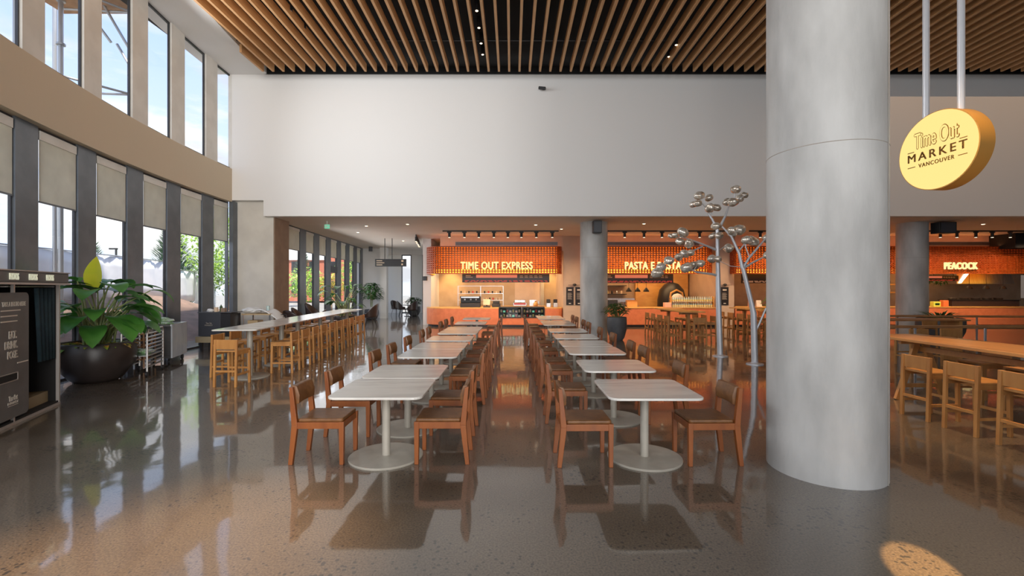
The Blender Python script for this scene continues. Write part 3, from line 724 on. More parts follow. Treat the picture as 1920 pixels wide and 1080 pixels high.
# chilled display cases
for i, (a, b) in enumerate(((-.6, .44), (.48, 1.5))):
    c = thing('display_case', 'chilled glass display case in the express counter, %s one' % ('the left', 'the right')[i], 'display case', (a, YC-.02, .42), group='chilled display cases')
    L_ = b-a
    MB().box(0, L_, 0, .7, 0, .04).box(0, L_, 0, .7, .46, .50).box(0, .03, 0, .7, .04, .46).box(L_-.03, L_, 0, .7, .04, .46).box(0, L_, .66, .7, .04, .46).box(.03, L_-.03, .02, .66, .235, .25).build('frame', M_blk, c)
    MB().box(.03, L_-.03, 0, .008, .04, .46).build('glass_front', M_caseglass, c)
    MB().box(.03, L_-.03, .01, .03, .47, .49).build('price_rail', M_counterwood, c)
    area('case_lamp', (a+L_/2, YC+.3, .905), (a+L_/2, YC+.3, 0), L_*.9, .3, 3, (1, .95, .85))
    cols = [M_cream, M_red, M_green, M_kraft, M_pinkbox, M_label]
    for r, z in ((0, .46), (1, .67)):
        for k_ in range(7):
            xk = a+.10+k_*(L_-.2)/6; mt = cols[(k_*5+r*3+i*2) % 6]
            o = MB()
            if (k_+r) % 2: o.lathe([(.035, 0), (.042, .03), (.042, .10), (.03, .12), (.02, .125)], 10)
            else: o.box(-.05, .05, -.06, .06, 0, .08)
            o = o.build('packaged_food', mt); o.location = (xk, YC+.18, z+.001)
            tag(o, 'small packaged item in the %s shelf of the %s display case' % (('lower', 'upper')[r], ('left', 'right')[i]), 'food package', 'packaged food in the display cases, %s %s' % (('left', 'right')[i], ('lower', 'upper')[r]))
def straight_counter(a, b, label, top=.90, r=.0):
    t = thing('service_counter', label, 'counter', (a, YC, 0)); L_ = b-a
    MB().box(0, L_, 0, .8, .10, top-.045).build('front_panel', M_terra, t, bevel=.01)
    MB().box(.05, L_-.05, .06, .75, 0, .10).build('toe_kick', M_blk, t)
    MB().box(-.01, L_+.01, -.02, .85, top-.045, top).build('worktop', M_counterwood, t, bevel=.006)
    return t
straight_counter(3.48, 9.47, 'terracotta service counter of the pasta stall with wooden top')
straight_counter(10.3, 24.2, 'terracotta service counter at the far right running behind the big column', .93)

# menu boards
def menu(x0, x1, y, z0, z1, label, pink, name='menu_board'):
    t = thing(name, label, 'menu board', ((x0+x1)/2, y, z0)); w_ = x1-x0; h = z1-z0
    MB().box(-w_/2, w_/2, 0, .06, 0, h).build('panel', M_menu, t)
    if pink: MB().box(-w_*.34+pink*w_*.0, w_*.13, -.012, 0, h*.55, h*.9).build('header_panel', M_menupink, t)
    m = MB(); random.seed(int(x0*10)+5)
    for r in range(2):
        x = -w_*.47
        while x < w_*.46:
            l = random.uniform(.08, .28); m.box(x, min(x+l, w_*.48), -.008, 0, h*(.08+.10*r), h*(.14+.10*r)); x += l+random.uniform(.04, .12)
    m.build('menu_lines', M_menured if pink else M_cream, t)
    m = MB()
    for k_ in range(5):
        x = w_*(.16+.055*k_); m.box(x, x+w_*.04, -.008, 0, h*.58, h*.62).box(x, x+w_*.035, -.008, 0, h*.74, h*.78)
    m.box(-w_*.46, -w_*.38, -.008, 0, h*.6, h*.64).box(-w_*.46, -w_*.40, -.008, 0, h*.75, h*.8)
    m.build('menu_print', M_cream, t)
    MB().box(-w_*.4, -w_*.4+.02, .02, .04, h, 3.35-z0).box(w_*.4-.02, w_*.4, .02, .04, h, 3.35-z0).build('hanger', M_blk, t)
    return t
menu(-2.33, 1.75, 21.3, 2.06, 2.46, 'long hanging menu board under the express stall canopy', 1)
menu(4.3, 7.55, 21.3, 2.03, 2.46, 'long hanging menu board under the pasta stall canopy', 1)
menu(10.75, 12.6, 21.3, 2.03, 2.46, 'dark menu board under the third canopy left of the big column', 0)
menu(18.8, 20.9, 21.3, 2.12, 2.38, 'reddish menu board under the far right canopy', 1)
# wall posters on dividers
for i, (x0, x1) in enumerate(((2.50, 2.84), (2.92, 3.24), (9.62, 9.98))):
    t = thing('menu_poster', ('black menu poster on the beige divider, the left of two beside the small column', 'black menu poster on the beige divider, the right of two beside the small column', 'black menu poster behind the glass tree trunk')[i], 'poster', (x0, 20.99, 1.02))
    W_ = x1-x0
    MB().box(0, W_, -.02, 0, 0, .82).build('panel', M_menu, t)
    m = MB().box(W_*.25, W_*.75, -.026, -.02, .66, .72)
    for k_ in range(9): m.box(W_*.18, W_*(.8-.06*(k_ % 3)), -.026, -.02, .26+k_*.035, .268+k_*.035)
    m.box(W_*.35, W_*.65, -.026, -.02, .05, .09)
    m.build('print', M_cream, t)
for i, x in enumerate((2.88, 9.8)):
    t = thing('picture_lamp', ('small black lamp above the two posters beside the small column', 'small black lamp above the poster behind the glass tree')[i], 'lamp', (x, 20.99, 1.93))
    MB().box(-.30, .30, -.06, -.04, 0, .015).build('arm', M_blk, t); MB().ball((0, -.06, .02), .09, .05, .06).build('shade', M_blk, t, smooth=True)

# things inside the express stall
def put(mb, name, m, loc, label, cat, group=None, bevel=0):
    o = mb.build(name, m, None, bevel); o.location = loc; return tag(o, label, cat, group)
t = thing('wire_shelf_unit', 'chrome wire shelf on the express stall counter', 'shelf', (-2.75, 23.1, .89))
m = MB()
for z in (.28, .62, 1.0):
    m.box(0, 2.3, 0, .35, z, z+.02)
m.build('shelf', M_steel, t)
m = MB()
for x in (0, 1.15, 2.3):
    for y in (0, .35): m.bar((x, y, 0), (x, y, 1.02), .02, .02)
m.build('post', M_steel, t)
t2 = thing('back_counter', 'low back counter along the express stall rear', 'counter', (-2.5, 22.9, 0))
MB().box(0, 4.8, 0, .7, 0, .84).build('cabinet', M_steel, t2); MB().box(-.02, 4.82, -.02, .7, .84, .888).build('worktop', M_counterwood, t2)
cup = MB().lathe([(.03, 0), (.042, .11), (.045, .115)], 10)
random.seed(3)
for i in range(13):
    o = cup.build('paper_cup', [M_kraft, M_blk, M_red, M_cream][i % 4]); o.location = (-2.62+i*.165, 23.25, 1.19); tag(o, 'small cup on the lower wire shelf of the express stall', 'cup', 'cups on the wire shelf')
for i in range(11):
    o = cup.build('paper_cup', [M_blk, M_kraft, M_blk, M_red][i % 4]); o.location = (-2.6+i*.2, 23.25, 1.53); tag(o, 'small cup on the middle wire shelf of the express stall', 'cup', 'cups on the middle wire shelf')
t = thing('coffee_machine', 'dark espresso machine on the express stall counter', 'coffee machine', (-2.45, 21.45, .89))
MB().box(0, .95, 0, .5, 0, .2).box(0, .95, .25, .5, .2, .42).box(0, .95, 0, .5, .42, .52).build('body', M_blk, t, bevel=.02)
MB().box(.05, .9, -.01, 0, .44, .50).build('trim', M_steel, t)
m = MB()
for x in (.22, .5, .75): m.lathe([(.04, 0), (.04, .07)], 12, (x, .1, .33)).bar((x, .1, .36), (x, -.1, .35), .02, .02)
m.build('group_head', M_steel, t)
t = thing('cash_register', 'small screen till on the express stall counter', 'till', (-1.35, 21.3, .89))
MB().box(0, .32, .05, .3, 0, .06).bar((.16, .2, .06), (.16, .15, .2), .05, .05).build('base', M_blk, t)
MB().hexa([(0, .0, .12), (.32, .0, .12), (.32, .03, .12), (0, .03, .12)], [(0, .12, .38), (.32, .12, .38), (.32, .15, .38), (0, .15, .38)]).build('screen', M_kraft, t)
for i, (x, y, m_, w_, h, lab) in enumerate(((-.95, 21.6, M_blk, .4, .3, 'black boxy grinder on the express stall counter'), (.05, 22.95, M_steel, .7, .32, 'steel oven with a red stripe on the express back counter'), (1.62, 21.5, M_blk, .22, .38, 'left of two black blenders on the right end of the express counter'), (1.95, 21.5, M_blk, .22, .38, 'right of two black blenders on the right end of the express counter'))):
    t = thing(['grinder', 'oven', 'blender', 'blender'][i], lab, ['grinder', 'oven', 'blender', 'blender'][i], (x, y, .888))
    MB().box(0, w_, 0, .3, 0, h*.55).build('base', M_steel if i != 0 else m_, t, bevel=.02)
    MB().box(w_*.1, w_*.9, .04, .26, h*.55, h).build('top', m_, t, bevel=.02)
    if i == 1: MB().box(.05, .65, -.01, 0, .07, .15).build('stripe', M_red, t)
put(MB().lathe([(.09, 0), (.12, .05), (.1, .14), (.04, .2), (.05, .26)], 16), 'brass_jug', M_counterwood, (1.2, 23.0, .888), 'small brass-coloured jug on the express back counter', 'jug')
put(MB().box(0, .34, 0, .03, 0, .30).box(.02, .32, .08, .10, 0, .02), 'cooler_panel', M_steel, (.9, 23.3, .888), 'steel panel leaning on the express back counter', 'panel')
spot('wall_accent', (-3.3, 23.6, 3.3), (-3.3, 24.6, 1.6), 260, 60, .8, (1, .60, .2))
spot('wall_accent', (2.0, 23.6, 3.3), (2.0, 24.6, 1.7), 200, 55, .8, (1, .62, .22))
d = struct(MB().box(.15, 1.55, 24.53, 24.6, 0, 2.1).build('door_1', M_tanpl)); MB().box(1.4, 1.46, 24.5, 24.53, .95, 1.1).build('door_handle', M_steel, d)
d = struct(MB().box(1.55, 1.72, 24.4, 24.6, 0, 2.15).build('trim_%d' % tn, M_concwarm)); tn += 1

# things inside the pasta stall
struct(MB().box(6.6, 9.4, 24.3, 24.55, 0, 3.3).build('wall_pasta_niche', M_counterwood))
t = thing('kitchen_range', 'steel cooking range at the rear of the pasta stall', 'range', (3.6, 23.4, 0))
MB().box(0, 2.9, 0, .9, 0, .9).build('body', M_steel, t); MB().box(0, 2.9, .7, .9, .9, 1.25).build('splashback', M_steel, t)
m = MB()
for i in range(5): m.lathe([(.03, 0), (.03, .02)], 10, (.3+i*.5, -.01, .7))
m.build('knob', M_blk, t)
m = MB()
for i in range(4): m.lathe([(.14, 0), (.16, .16), (.155, .16)], 18, (.35+i*.65, .35, .9))
for i in range(4):
    pn = MB().lathe([(.14, 0), (.15, .17), (.01, .175)], 18).build('cooking_pot', M_steel); pn.location = (3.95+i*.62, 23.75, .9); tag(pn, 'steel cooking pot on the range of the pasta stall', 'pot', 'pots on the pasta range')
t = thing('shelf_unit', 'dark wall shelf with jars at the rear left of the pasta stall', 'shelf', (3.7, 24.2, 1.45))
MB().box(0, 2.4, 0, .35, 0, .04).box(0, 2.4, 0, .35, .45, .49).build('shelf', M_blk, t)
for i in range(3):
    t = thing('heat_lamp', 'black dome heat lamp hanging over the pasta counter, %s of three' % ('left', 'middle', 'right')[i], 'lamp', (5.62+i*.42, 21.9, 1.62))
    smooth_by_angle(MB().lathe([(.14, 0), (.13, .06), (.06, .15), (.03, .2)], 20).build('shade', M_blk, t)); MB().tube([(0, 0, .2), (0, 0, 1.75)], .008, 6).build('cord', M_blk, t)
    MB().lathe([(.06, .02), (.06, .03)], 12).build('bulb', M_lit, t)
random.seed(9)
for i in range(9):
    o = MB().lathe([(.05, 0), (.055, .1), (.04, .14), (.04, .17)], 10).build('jar', [M_kraft, M_label, M_blk, M_steel][i % 4]); o.location = (3.85+i*.25, 24.35, 1.491); tag(o, 'small jar on the dark wall shelf of the pasta stall', 'jar', 'jars on the pasta stall shelf')
put(MB().box(0, .9, 0, .5, 0, .34).box(.1, .8, -.02, 0, .05, .28), 'pasta_cooker', M_blk, (4.05, 21.3, .9), 'black countertop cooker on the pasta counter beside the planter', 'cooker', bevel=.02)
put(MB().box(0, .5, 0, .3, 0, .32), 'wooden_crate', M_counterwood, (5.5, 21.75, .9), 'wooden crate on the pasta counter under the heat lamps', 'crate', bevel=.01)
put(MB().lathe([(.28, 0), (.27, .08), (.18, .2), (.02, .25)], 24), 'dough_dome', M_cloth, (8.1, 22.3, 1.28), 'white rounded cloth-covered dome behind the bottles of the pasta stall', 'dome')
put(MB().box(-.35, .35, -.2, .2, 0, 1.28), 'prep_stand', M_steel, (8.1, 22.3, 0), 'steel stand behind the bottles of the pasta stall', 'stand')
t = thing('pizza_oven', 'round copper-toned oven mouth behind the pasta counter', 'oven', (8.2, 23.4, .0))
smooth_by_angle(MB().lathe([(.7, 0), (.7, 1.2), (.6, 1.7), (.35, 2.0), (.05, 2.1)], 28).build('shell', M_blk, t))
smooth_by_angle(MB().tube([(-.32, -.72, 1.3), (-.28, -.72, 1.55), (0, -.72, 1.7), (.28, -.72, 1.55), (.32, -.72, 1.3)], .05, 8).build('arch', M_counterwood, t))
put(MB().box(0, .34, 0, .25, 0, .22), 'take_away_box', M_pinkbox, (7.1, 21.15, .9), 'pale pink box on the pasta counter left of the bottles', 'box', bevel=.01)
# rows of bottles on the right end of the pasta counter
b0 = None
for r in range(2):
    for k_ in range(18):
        if b0 is None:
            b0 = tag(MB().lathe([(.042, 0), (.045, .01), (.045, .13), (.02, .19), (.018, .22), (.022, .222), (.022, .24)], 12).build('glass_bottle', M_bottle), None)
            lb = MB().lathe([(.0462, .03), (.0462, .10)], 12).build('label_band', M_label, b0); root_b = b0; t = b0
        else: t = copy_tree(root_b)
        t.location = (7.52+k_*.105, 21.25, .90+r*.262)
        tag(t, 'pale blue bottle with yellow label in the %s row on the pasta counter' % ('lower', 'upper')[r], 'bottle', 'bottles in the %s row on the pasta counter' % ('lower', 'upper')[r])
t = thing('bottle_rack', 'thin wooden shelf between the two rows of bottles on the pasta counter', 'rack', (7.44, 21.15, .90))
MB().box(0, 1.92, 0, .2, .245, .2615).build('shelf', M_counterwood, t); MB().box(-.03, -.005, 0, .2, 0, .5).box(1.925, 1.95, 0, .2, 0, .5).build('side', M_counterwood, t)

# things in the third stall
random.seed(12)
struct(MB().box(10.3, 19.6, 24.2, 24.5, 0, 3.3).build('wall_third_stall', M_brownwall))
for j in range(3):
    t = thing('wall_shelf', 'wooden wall shelf in the far right stall, %s of three' % ('lowest', 'middle', 'highest')[j], 'shelf', (17.6, 23.9, 1.12+j*.42))
    MB().box(0, 2.8-(.7 if j == 0 else 0), 0, .3, 0, .06).build('board', M_counterwood, t); MB().box(0, .04, 0, .3, -.12, 0).box(1.9, 1.94, 0, .3, -.12, 0).build('bracket', M_blk, t)
    for i in range(6 if j else 4):
        o = MB().lathe([(.07, 0), (.08, .12), (.05, .2), (.05, .24)], 10).build('jar', [M_blk, M_steel, M_kraft, M_dkblue][(i+j) % 4]); o.location = (17.8+i*.42, 24.05, 1.182+j*.42); tag(o, 'jar on the %s wall shelf of the far right stall' % ('lowest', 'middle', 'highest')[j], 'jar', 'jars on the %s far right shelf' % ('lowest', 'middle', 'highest')[j])
t = thing('extractor_hood', 'brass-coloured extractor hood hanging in the far right stall', 'hood', (22.8, 22.6, 2.0))
MB().hexa([(-1.4, -.7, 0), (1.4, -.7, 0), (1.4, .7, 0), (-1.4, .7, 0)], [(-1.3, -.6, .55), (1.3, -.6, .55), (1.3, .6, .55), (-1.3, .6, .55)]).build('canopy', M_steel, t)
MB().box(-.4, .4, -.3, .3, .55, 1.35).build('duct', M_steel, t)
MB().bar((-1.25, -.72, .05), (-.85, -.68, .5), .06, .05).build('light_bar', M_lit, t)
for i, (x, m_, w_, h, lab) in enumerate(((19.1, M_red, .24, .26, 'red package on the far right counter, left of the lime box'), (19.55, M_yellow, .34, .24, 'lime yellow box on the far right counter'), (20.0, M_orangebox, .26, .3, 'orange package on the far right counter, right of the lime box'))):
    put(MB().box(0, w_, 0, .2, 0, h), 'package', m_, (x, 21.1, .93), lab, 'package', bevel=.02)
put(MB().box(.07, .27, -.004, 0, .07, .17), 'package_label', M_leafd, (19.55, 21.1, .93), 'dark green label on the lime yellow box', 'label')
t = thing('kitchen_counter', 'dark open kitchen counter at the far right', 'counter', (20.9, 21.6, .93))
MB().box(0, 3.2, 0, .7, 0, .28).build('upper_ledge', M_dkchair, t, bevel=.02); MB().box(-.02, 3.22, -.03, .72, .28, .31).build('ledge_top', M_blk, t)
for i in range(5):
    o = MB().lathe([(.14, 0), (.17, .08), (.165, .085)], 18).build('metal_bowl', M_steel); o.location = (21.2+i*.55, 21.9, 1.24); tag(o, 'steel bowl on the dark ledge of the far right stall', 'bowl', 'bowls on the far right ledge')
for i in range(3):
    t = thing('heat_lamp', 'dark heat lamp hanging in the far right stall, %s of three' % ('left', 'middle', 'right')[i], 'lamp', (21.6+i*.8, 21.5, 1.75))
    smooth_by_angle(MB().lathe([(.13, 0), (.12, .06), (.05, .15)], 16).build('shade', M_blk, t)); MB().tube([(0, 0, .15), (0, 0, 1.6)], .008, 6).build('cord', M_blk, t)
t = thing('hanging_foliage', 'green plant hanging under the far right canopy', 'plant', (20.2, 21.8, 2.05)); m = MB(); random.seed(4)
for i in range(40): m.leaf((random.uniform(-.4, .5), random.uniform(-.2, .2), random.uniform(0, .2)), (random.uniform(-1, 1), random.uniform(-1, 1), random.uniform(-.6, .6)), .25, .08, .6, seg=4)
m.build('foliage', M_leafd, t); MB().tube([(0, 0, .1), (0, 0, 1.3)], .01, 6).build('cord', M_blk, t)
for i, (x, m_, lab) in enumerate(((11.0, M_pinkbox, 'pink flower-like package on the third stall counter'), (11.35, M_cream, 'white menu card stand on the third stall counter'))):
    put(MB().hexa([(0, 0, 0), (.25, 0, 0), (.25, .15, 0), (0, .15, 0)], [(.0, .05, .3), (.22, .05, .3), (.22, .1, .3), (.0, .1, .3)]), 'counter_display', m_, (x, 21.1, .93), lab, 'display')

# ================================================================== TRACK LIGHTS, DOWNLIGHTS, SPEAKERS, SIGNS
def track(x0, x1, y, n, label, rot=0, z=ZL):
    t = thing('track_light', label, 'track light', ((x0+x1)/2, y, z), rot); L_ = x1-x0
    MB().box(-L_/2, L_/2, -.02, .02, -.05, 0).build('rail', M_blk, t)
    for i in range(n):
        x = -L_/2+L_*(i+.5)/n+random.uniform(-.05, .05)
        h = MB().box(x-.09, x+.09, -.025, .025, -.10, -.05).lathe([(.055, 0), (.055, .2)], 12, (x, 0, -.29)).build('spot_head', M_blk, t)
        MB().lathe([(.045, 0), (.045, .002)], 12, (x, 0, -.293)).build('lens', M_lit, h)
        if y > 1: spot('track_spot', ((x0+x1)/2+x, y, z-.31), ((x0+x1)/2+x, y+2.0, .9), 170, 95, .9, (1, .66, .38), .045)
track(-2.9, 1.95, 19.0, 8, 'black track light with eight heads in front of the express canopy')
track(3.5, 9.0, 19.0, 7, 'black track light in front of the pasta canopy')
track(9.9, 15.0, 19.0, 6, 'black track light in front of the third canopy left of the big column')
track(16.8, 22.6, 19.0, 8, 'black track light at the far right in front of the third canopy')
track(-1.6, 1.6, 0, 7, 'angled black track light above the left corner of the express stall', 0)
bpy.context.view_layer.update()
o = [q for q in COL.objects if q.get('label', '').startswith('angled black')][0]; o.location = (-4.55, 22.0, ZL); o.rotation_euler = (0, 0, PI/2+.15)
struct(MB().box(21.9, 33.5, 19.8, 24.5, 3.55, 4.19).build('ceiling_dark_soffit', M_black))
def downlight(x, y, z, label, m_=M_lit, group='recessed downlights in the low ceiling'):
    t = thing('downlight', label, 'downlight', (x, y, z), group=group)
    smooth_by_angle(MB().lathe([(.075, 0), (.075, .02)], 20, (0, 0, -.02)).build('rim', M_white, t)); MB().lathe([(.05, 0), (.05, .004)], 16, (0, 0, -.025)).build('lens', m_, t)
    spot('downlight_lamp', (x, y, z-.04), (x, y, 0), 150, 120, .9, (1, .70, .44), .05)
for i, (x, y) in enumerate(((-5.6, 17.5), (-6.6, 19.5), (-3.9, 17.0), (.9, 17.2), (2.0, 17.2+1.2), (4.9, 16.9), (7.6, 16.9), (9.9, 17.3), (16.6, 17.2), (17.6, 17.0), (-5.5, 23))):
    downlight(x, y, ZL, 'recessed downlight in the low ceiling, %s from the left' % ORD1[sorted([-5.6, -6.6, -3.9, .9, 2.0, 4.9, 7.6, 9.9, 16.6, 17.6, -5.5]).index(x)])
for i, (px, py) in enumerate(((894, 21), (898, 53), (902, 82), (905, 103), (1268, 85), (1254, 107), (545, 21), (570, 54))):
    d_ = 7.05*F/(540-py); p = P(px, py, d_)
    t = thing('ceiling_spotlight', 'tiny spotlight in the dark gap between ceiling slats, %s from the left' % ORD1[i], 'spotlight', (p.x, p.y, 8.86), group='spotlights between the ceiling slats')
    MB().lathe([(.05, 0), (.05, .29)], 12).build('housing', M_blk, t); MB().lathe([(.035, -.005), (.035, 0)], 10).build('lens', M_lit if i < 6 else M_steel, t)
def speaker(loc, w_, d_, h, rz, label):
    t = thing('wall_speaker', label, 'speaker', loc, rz)
    MB().box(-w_/2, w_/2, -d_/2, d_/2, -h, 0).build('cabinet', M_blk, t, bevel=.01); MB().box(-w_*.42, w_*.42, -d_/2-.008, -d_/2, -h*.94, -.03).build('grille', M_dkblue, t)
    MB().box(-.03, .03, d_/2-.02, d_/2+.06, -h*.6, -h*.3).build('bracket', M_blk, t)
speaker((3.0, 16.05, 4.16), .30, .26, .42, 0, 'black speaker on the small column beside the pasta stall')
speaker((15.55, 16.4, 4.16), .62, .35, .40, 0, 'black speaker on the right-hand column near the ceiling')
speaker((-8.2, 26.4, ZL-.02), .2, .2, .25, .4, 'tiny black speaker at the far end of the window wall')
speaker((-4.1, 21.5, 2.35), .18, .18, .2, 0, 'tiny black speaker under the left end of the express canopy')
t = thing('exit_sign', 'small green hanging exit sign on the low ceiling above the communal table', 'exit sign', (-6.62, 16.3, 4.0))
MB().box(-.09, .09, -.02, .02, -.075, .075).build('panel', M_green, t, bevel=.01); MB().box(-.05, -.02, -.024, -.02, -.05, .05).box(.0, .06, -.024, -.02, -.012, .012).build('pictogram', M_cream, t); MB().box(-.01, .01, -.01, .01, .075, .2).build('hanger', M_white, t)
t = thing('security_camera', 'small black security camera high on the white wall', 'camera', (.98, 15.2, 8.45))
MB().box(-.04, .04, -.04, 0, -.06, .06).build('mount', M_white, t); MB().tube([(0, -.03, 0), (.0, -.12, -.02)], .02, 8).build('arm', M_white, t)
smooth_by_angle(MB().tube([(-.09, -.13, -.02), (.12, -.2, -.07)], .05, 12).build('body', M_blk, t))
t = thing('direction_sign', 'black hanging direction sign near the left end of the express stall', 'sign', (-5.86, 22.0, 3.02))
MB().box(-.75, .75, -.04, .04, -.18, .18).build('panel', M_blk, t, bevel=.006)
m = MB(); 
for k_ in range(3): m.box(-.68, -.4+.1*(k_ % 2), -.046, -.04, .08-k_*.1, .11-k_*.1)
m.box(.52, .62, -.046, -.04, .04, .13).box(.52, .6, -.046, -.04, -.12, -.04)
m.build('print', M_kraft, t); MB().box(.05, .08, -.01, .01, .18, 1.18).box(-.3, -.27, -.01, .01, .18, 1.18).build('hanger', M_blk, t)

# round hanging light box
t = thing('hanging_sign', 'round glowing yellow light-box sign hanging from two white rods', 'sign', (6.34, 6.8, 3.86), math.atan2(-.106, -.994)+PI/2)
# local frame: +X reads left to right, -Y is the face normal
t.rotation_euler = (0, 0, math.atan2(-.994, .106))
R_ = .585
smooth_by_angle(MB().add(*(lambda: (lambda n: ([(R_*math.cos(2*PI*k/n), y, R_*math.sin(2*PI*k/n)) for y in (0, .235) for k in range(n)], [tuple(range(n)), tuple(range(2*n-1, n-1, -1))]+[(k, (k+1) % n, (k+1) % n+n, k+n)[::-1] for k in range(n)]))(64))()).build('drum', M_signrim, t))
MB().add([((R_-.012)*math.cos(2*PI*k/64), -.006, (R_-.012)*math.sin(2*PI*k/64)) for k in range(64)], [tuple(range(64))]).build('face', M_signface, t)
for s in (-1, 1):
    MB().tube([(s*.25, .11, math.sqrt(R_**2-.0625)-.02), (s*.25, .11, 5.1)], .043, 14).build('rod', M_rod, t, smooth=False)
def fit(o, w_, h=None, x=0, z=0, y=-.012):
    xs = [v.co.x for v in o.data.vertices]; zs = [v.co.z for v in o.data.vertices]
    sx_ = w_/(max(xs)-min(xs)); sz_ = (h/(max(zs)-min(zs))) if h else sx_
    o.data.transform(Matrix.Translation((-(max(xs)+min(xs))/2, 0, -min(zs)))); o.data.transform(Matrix.Diagonal((sx_, 1, sz_, 1))); o.location = (x, y, z)
a = text('Time Out', .3, M_signtext, t, 'lettering_title', depth=.003, bold=.016); fit(a, .66, .26, 0, .09, -.009)
b = text('Time Out', .3, M_signface, t, 'lettering_title_inner', depth=.003, bold=-.001); fit(b, .635, .235, 0, .102, -.014)
a = text('MARKET', .2, M_signtext, t, 'lettering_market', depth=.003, bold=.004, space=1.35); fit(a, .86, .125, 0, -.09, -.009)
a = text('VANCOUVER', .1, M_signtext, t, 'lettering_city', depth=.003, bold=.002, space=1.2); fit(a, .52, .062, 0, -.20, -.009)
MB().box(-.43, -.33, -.013, -.007, .06, .072).box(.33, .43, -.013, -.007, .06, .072).box(-.43, -.31, -.013, -.007, -.175, -.163).box(.31, .43, -.013, -.007, -.175, -.163).build('rule', M_signtext, t)
l = area('sign_glow', (6.15, 6.75, 3.86), (0, 6.0, 3.2), .9, .9, 10, (1, .75, .35))
spot('floor_spot', (-2.75, -8.0, 8.6), (2.62, 2.90, 0), 75000, 1.6, .25, (1, .62, .26), .02)
t = thing('ceiling_spotlight', 'narrow-beam spotlight in the ceiling behind the camera', 'spotlight', (-2.79, -8.06, 8.66)); MB().lathe([(.06, 0), (.06, .48)], 14).build('housing', M_blk, t)
spot('warm_floor_spot', (-2.2, .9, 8.6), (-2.3, 2.9, 0), 7000, 22, 1, (1, .60, .26), .05)
t = thing('ceiling_spotlight', 'wide warm spotlight in the slatted ceiling above the near floor', 'spotlight', (-2.2, .88, 8.66)); MB().lathe([(.06, 0), (.06, .48)], 14).build('housing', M_blk, t)

# ================================================================== GLASS-BULB TREES
def glass_tree(label, trunk, branches, bulbs, d0):
    base = trunk[0]; t = thing('glass_bulb_tree', label, 'sculpture', (base[0], base[1], 0)); off = Vector((base[0], base[1], 0))
    smooth_by_angle(MB().lathe([(.19, 0), (.19, .02), (.09, .03), (.075, .05)], 28).build('base_plate', M_pole, t))
    smooth_by_angle(MB().tube([Vector(p)-off for p in trunk], [.075, .068, .055, .045][:len(trunk)] if len(trunk) < 5 else None, 14).build('trunk', M_pole, t))
    for pts, r in branches:
        smooth_by_angle(MB().tube([Vector(p)-off for p in pts], r, 8).build('branch', M_pole, t))
    for p, r in bulbs:
        c = Vector(p)-off; m = MB(); a = random.uniform(0, PI)
        m.ball((0, 0, 0), r*1.12, r*.95, r*.82, 18, 12)
        o = m.build('glass_bulb', M_bulb, t, smooth=True); o.location = c; o.rotation_euler = (random.uniform(-.5, .5), random.uniform(-.6, .6), a)
        dt = o.modifiers.new('dent', 'DISPLACE'); tx = bpy.data.textures.get('dents') or bpy.data.textures.new('dents', 'CLOUDS'); tx.noise_scale = .16; dt.texture = tx; dt.strength = .07; dt.texture_coords = 'GLOBAL'
D = 12.0
def Q(px, py, dd=0): return tuple(P(px, py, D+dd))
random.seed(21)
bA = [(1301, 383, .1, 3.6), (1308, 381, -.1, 3.2), (1311, 367, 0, 4.3), (1329, 371, .2, 3.9), (1331, 390, -.2, 4.2), (1343, 389, .1, 3.9), (1363, 379, 0, 3.6), (1374, 379, -.2, 4.5), (1386, 372, .1, 3.8), (1395, 366, .2, 3.5), (1379, 355, 0, 4.3),
      (1343, 424, 0, 4.0), (1337, 442, .3, 3.2), (1348, 442, -.2, 3.4), (1258, 442, .2, 2.6), (1266, 442, 0, 2.8), (1281, 436, -.1, 4.6), (1275, 453, .2, 3.6), (1292, 457, -.2, 4.2), (1273, 482, 0, 3.8), (1284, 476, .2, 4.2), (1295, 474, -.1, 3.6),
      (1254, 489, 0, 4.2), (1239, 502, .2, 4.8), (1233, 512, -.1, 5.0), (1288, 502, 0, 5.2), (1302, 498, .2, 4.2), (1313, 494, -.1, 4.0), (1335, 485, .2, 4.4), (1346, 486, -.2, 3.4), (1366, 465, .4, 4.8)]
glass_tree('silver tree sculpture with smoked glass bulbs, the left one', [(5.49, 12.0, .02), Q(1347, 560), Q(1346, 500), Q(1345, 430)],
    [([Q(1345, 432), Q(1336, 412), Q(1328, 400), Q(1322, 385)], [.04, .03, .025, .02]), ([Q(1334, 402), Q(1333, 392)], .018), ([Q(1322, 388), Q(1316, 381), Q(1304, 384)], .015), ([Q(1321, 384), Q(1321, 372), Q(1312, 369)], .014),
     ([Q(1349, 428), Q(1360, 405), Q(1366, 388)], [.04, .03, .02]), ([Q(1366, 388), Q(1376, 378), Q(1396, 367)], .015), ([Q(1376, 378), Q(1378, 360)], .012),
     ([Q(1345, 469), Q(1330, 463), Q(1310, 455), Q(1285, 446), Q(1262, 442)], [.035, .03, .022, .015, .012]), ([Q(1318, 462), Q(1302, 469), Q(1284, 476), Q(1256, 488), Q(1236, 505)], [.018, .018, .015, .012, .01]),
     ([Q(1346, 517), Q(1335, 514), Q(1305, 510), Q(1292, 503)], [.035, .03, .025, .015]), ([Q(1300, 508), Q(1306, 499), Q(1316, 494)], .013), ([Q(1347, 470), Q(1356, 464, .2), Q(1366, 462, .4)], .015), ([Q(1346, 486), Q(1334, 486)], .015)],
    [(Q(a, b, c), r*.0300) for a, b, c, r in bA], D)
D = 10.74
bB = [(1373, 435, 0, 4.4), (1385, 432, .1, 5.4), (1400, 450, 0, 4.4), (1412, 452, .1, 4.8), (1440, 448, .1, 4.5), (1440, 478, 0, 4.4), (1450, 430, .2, 4.6)]
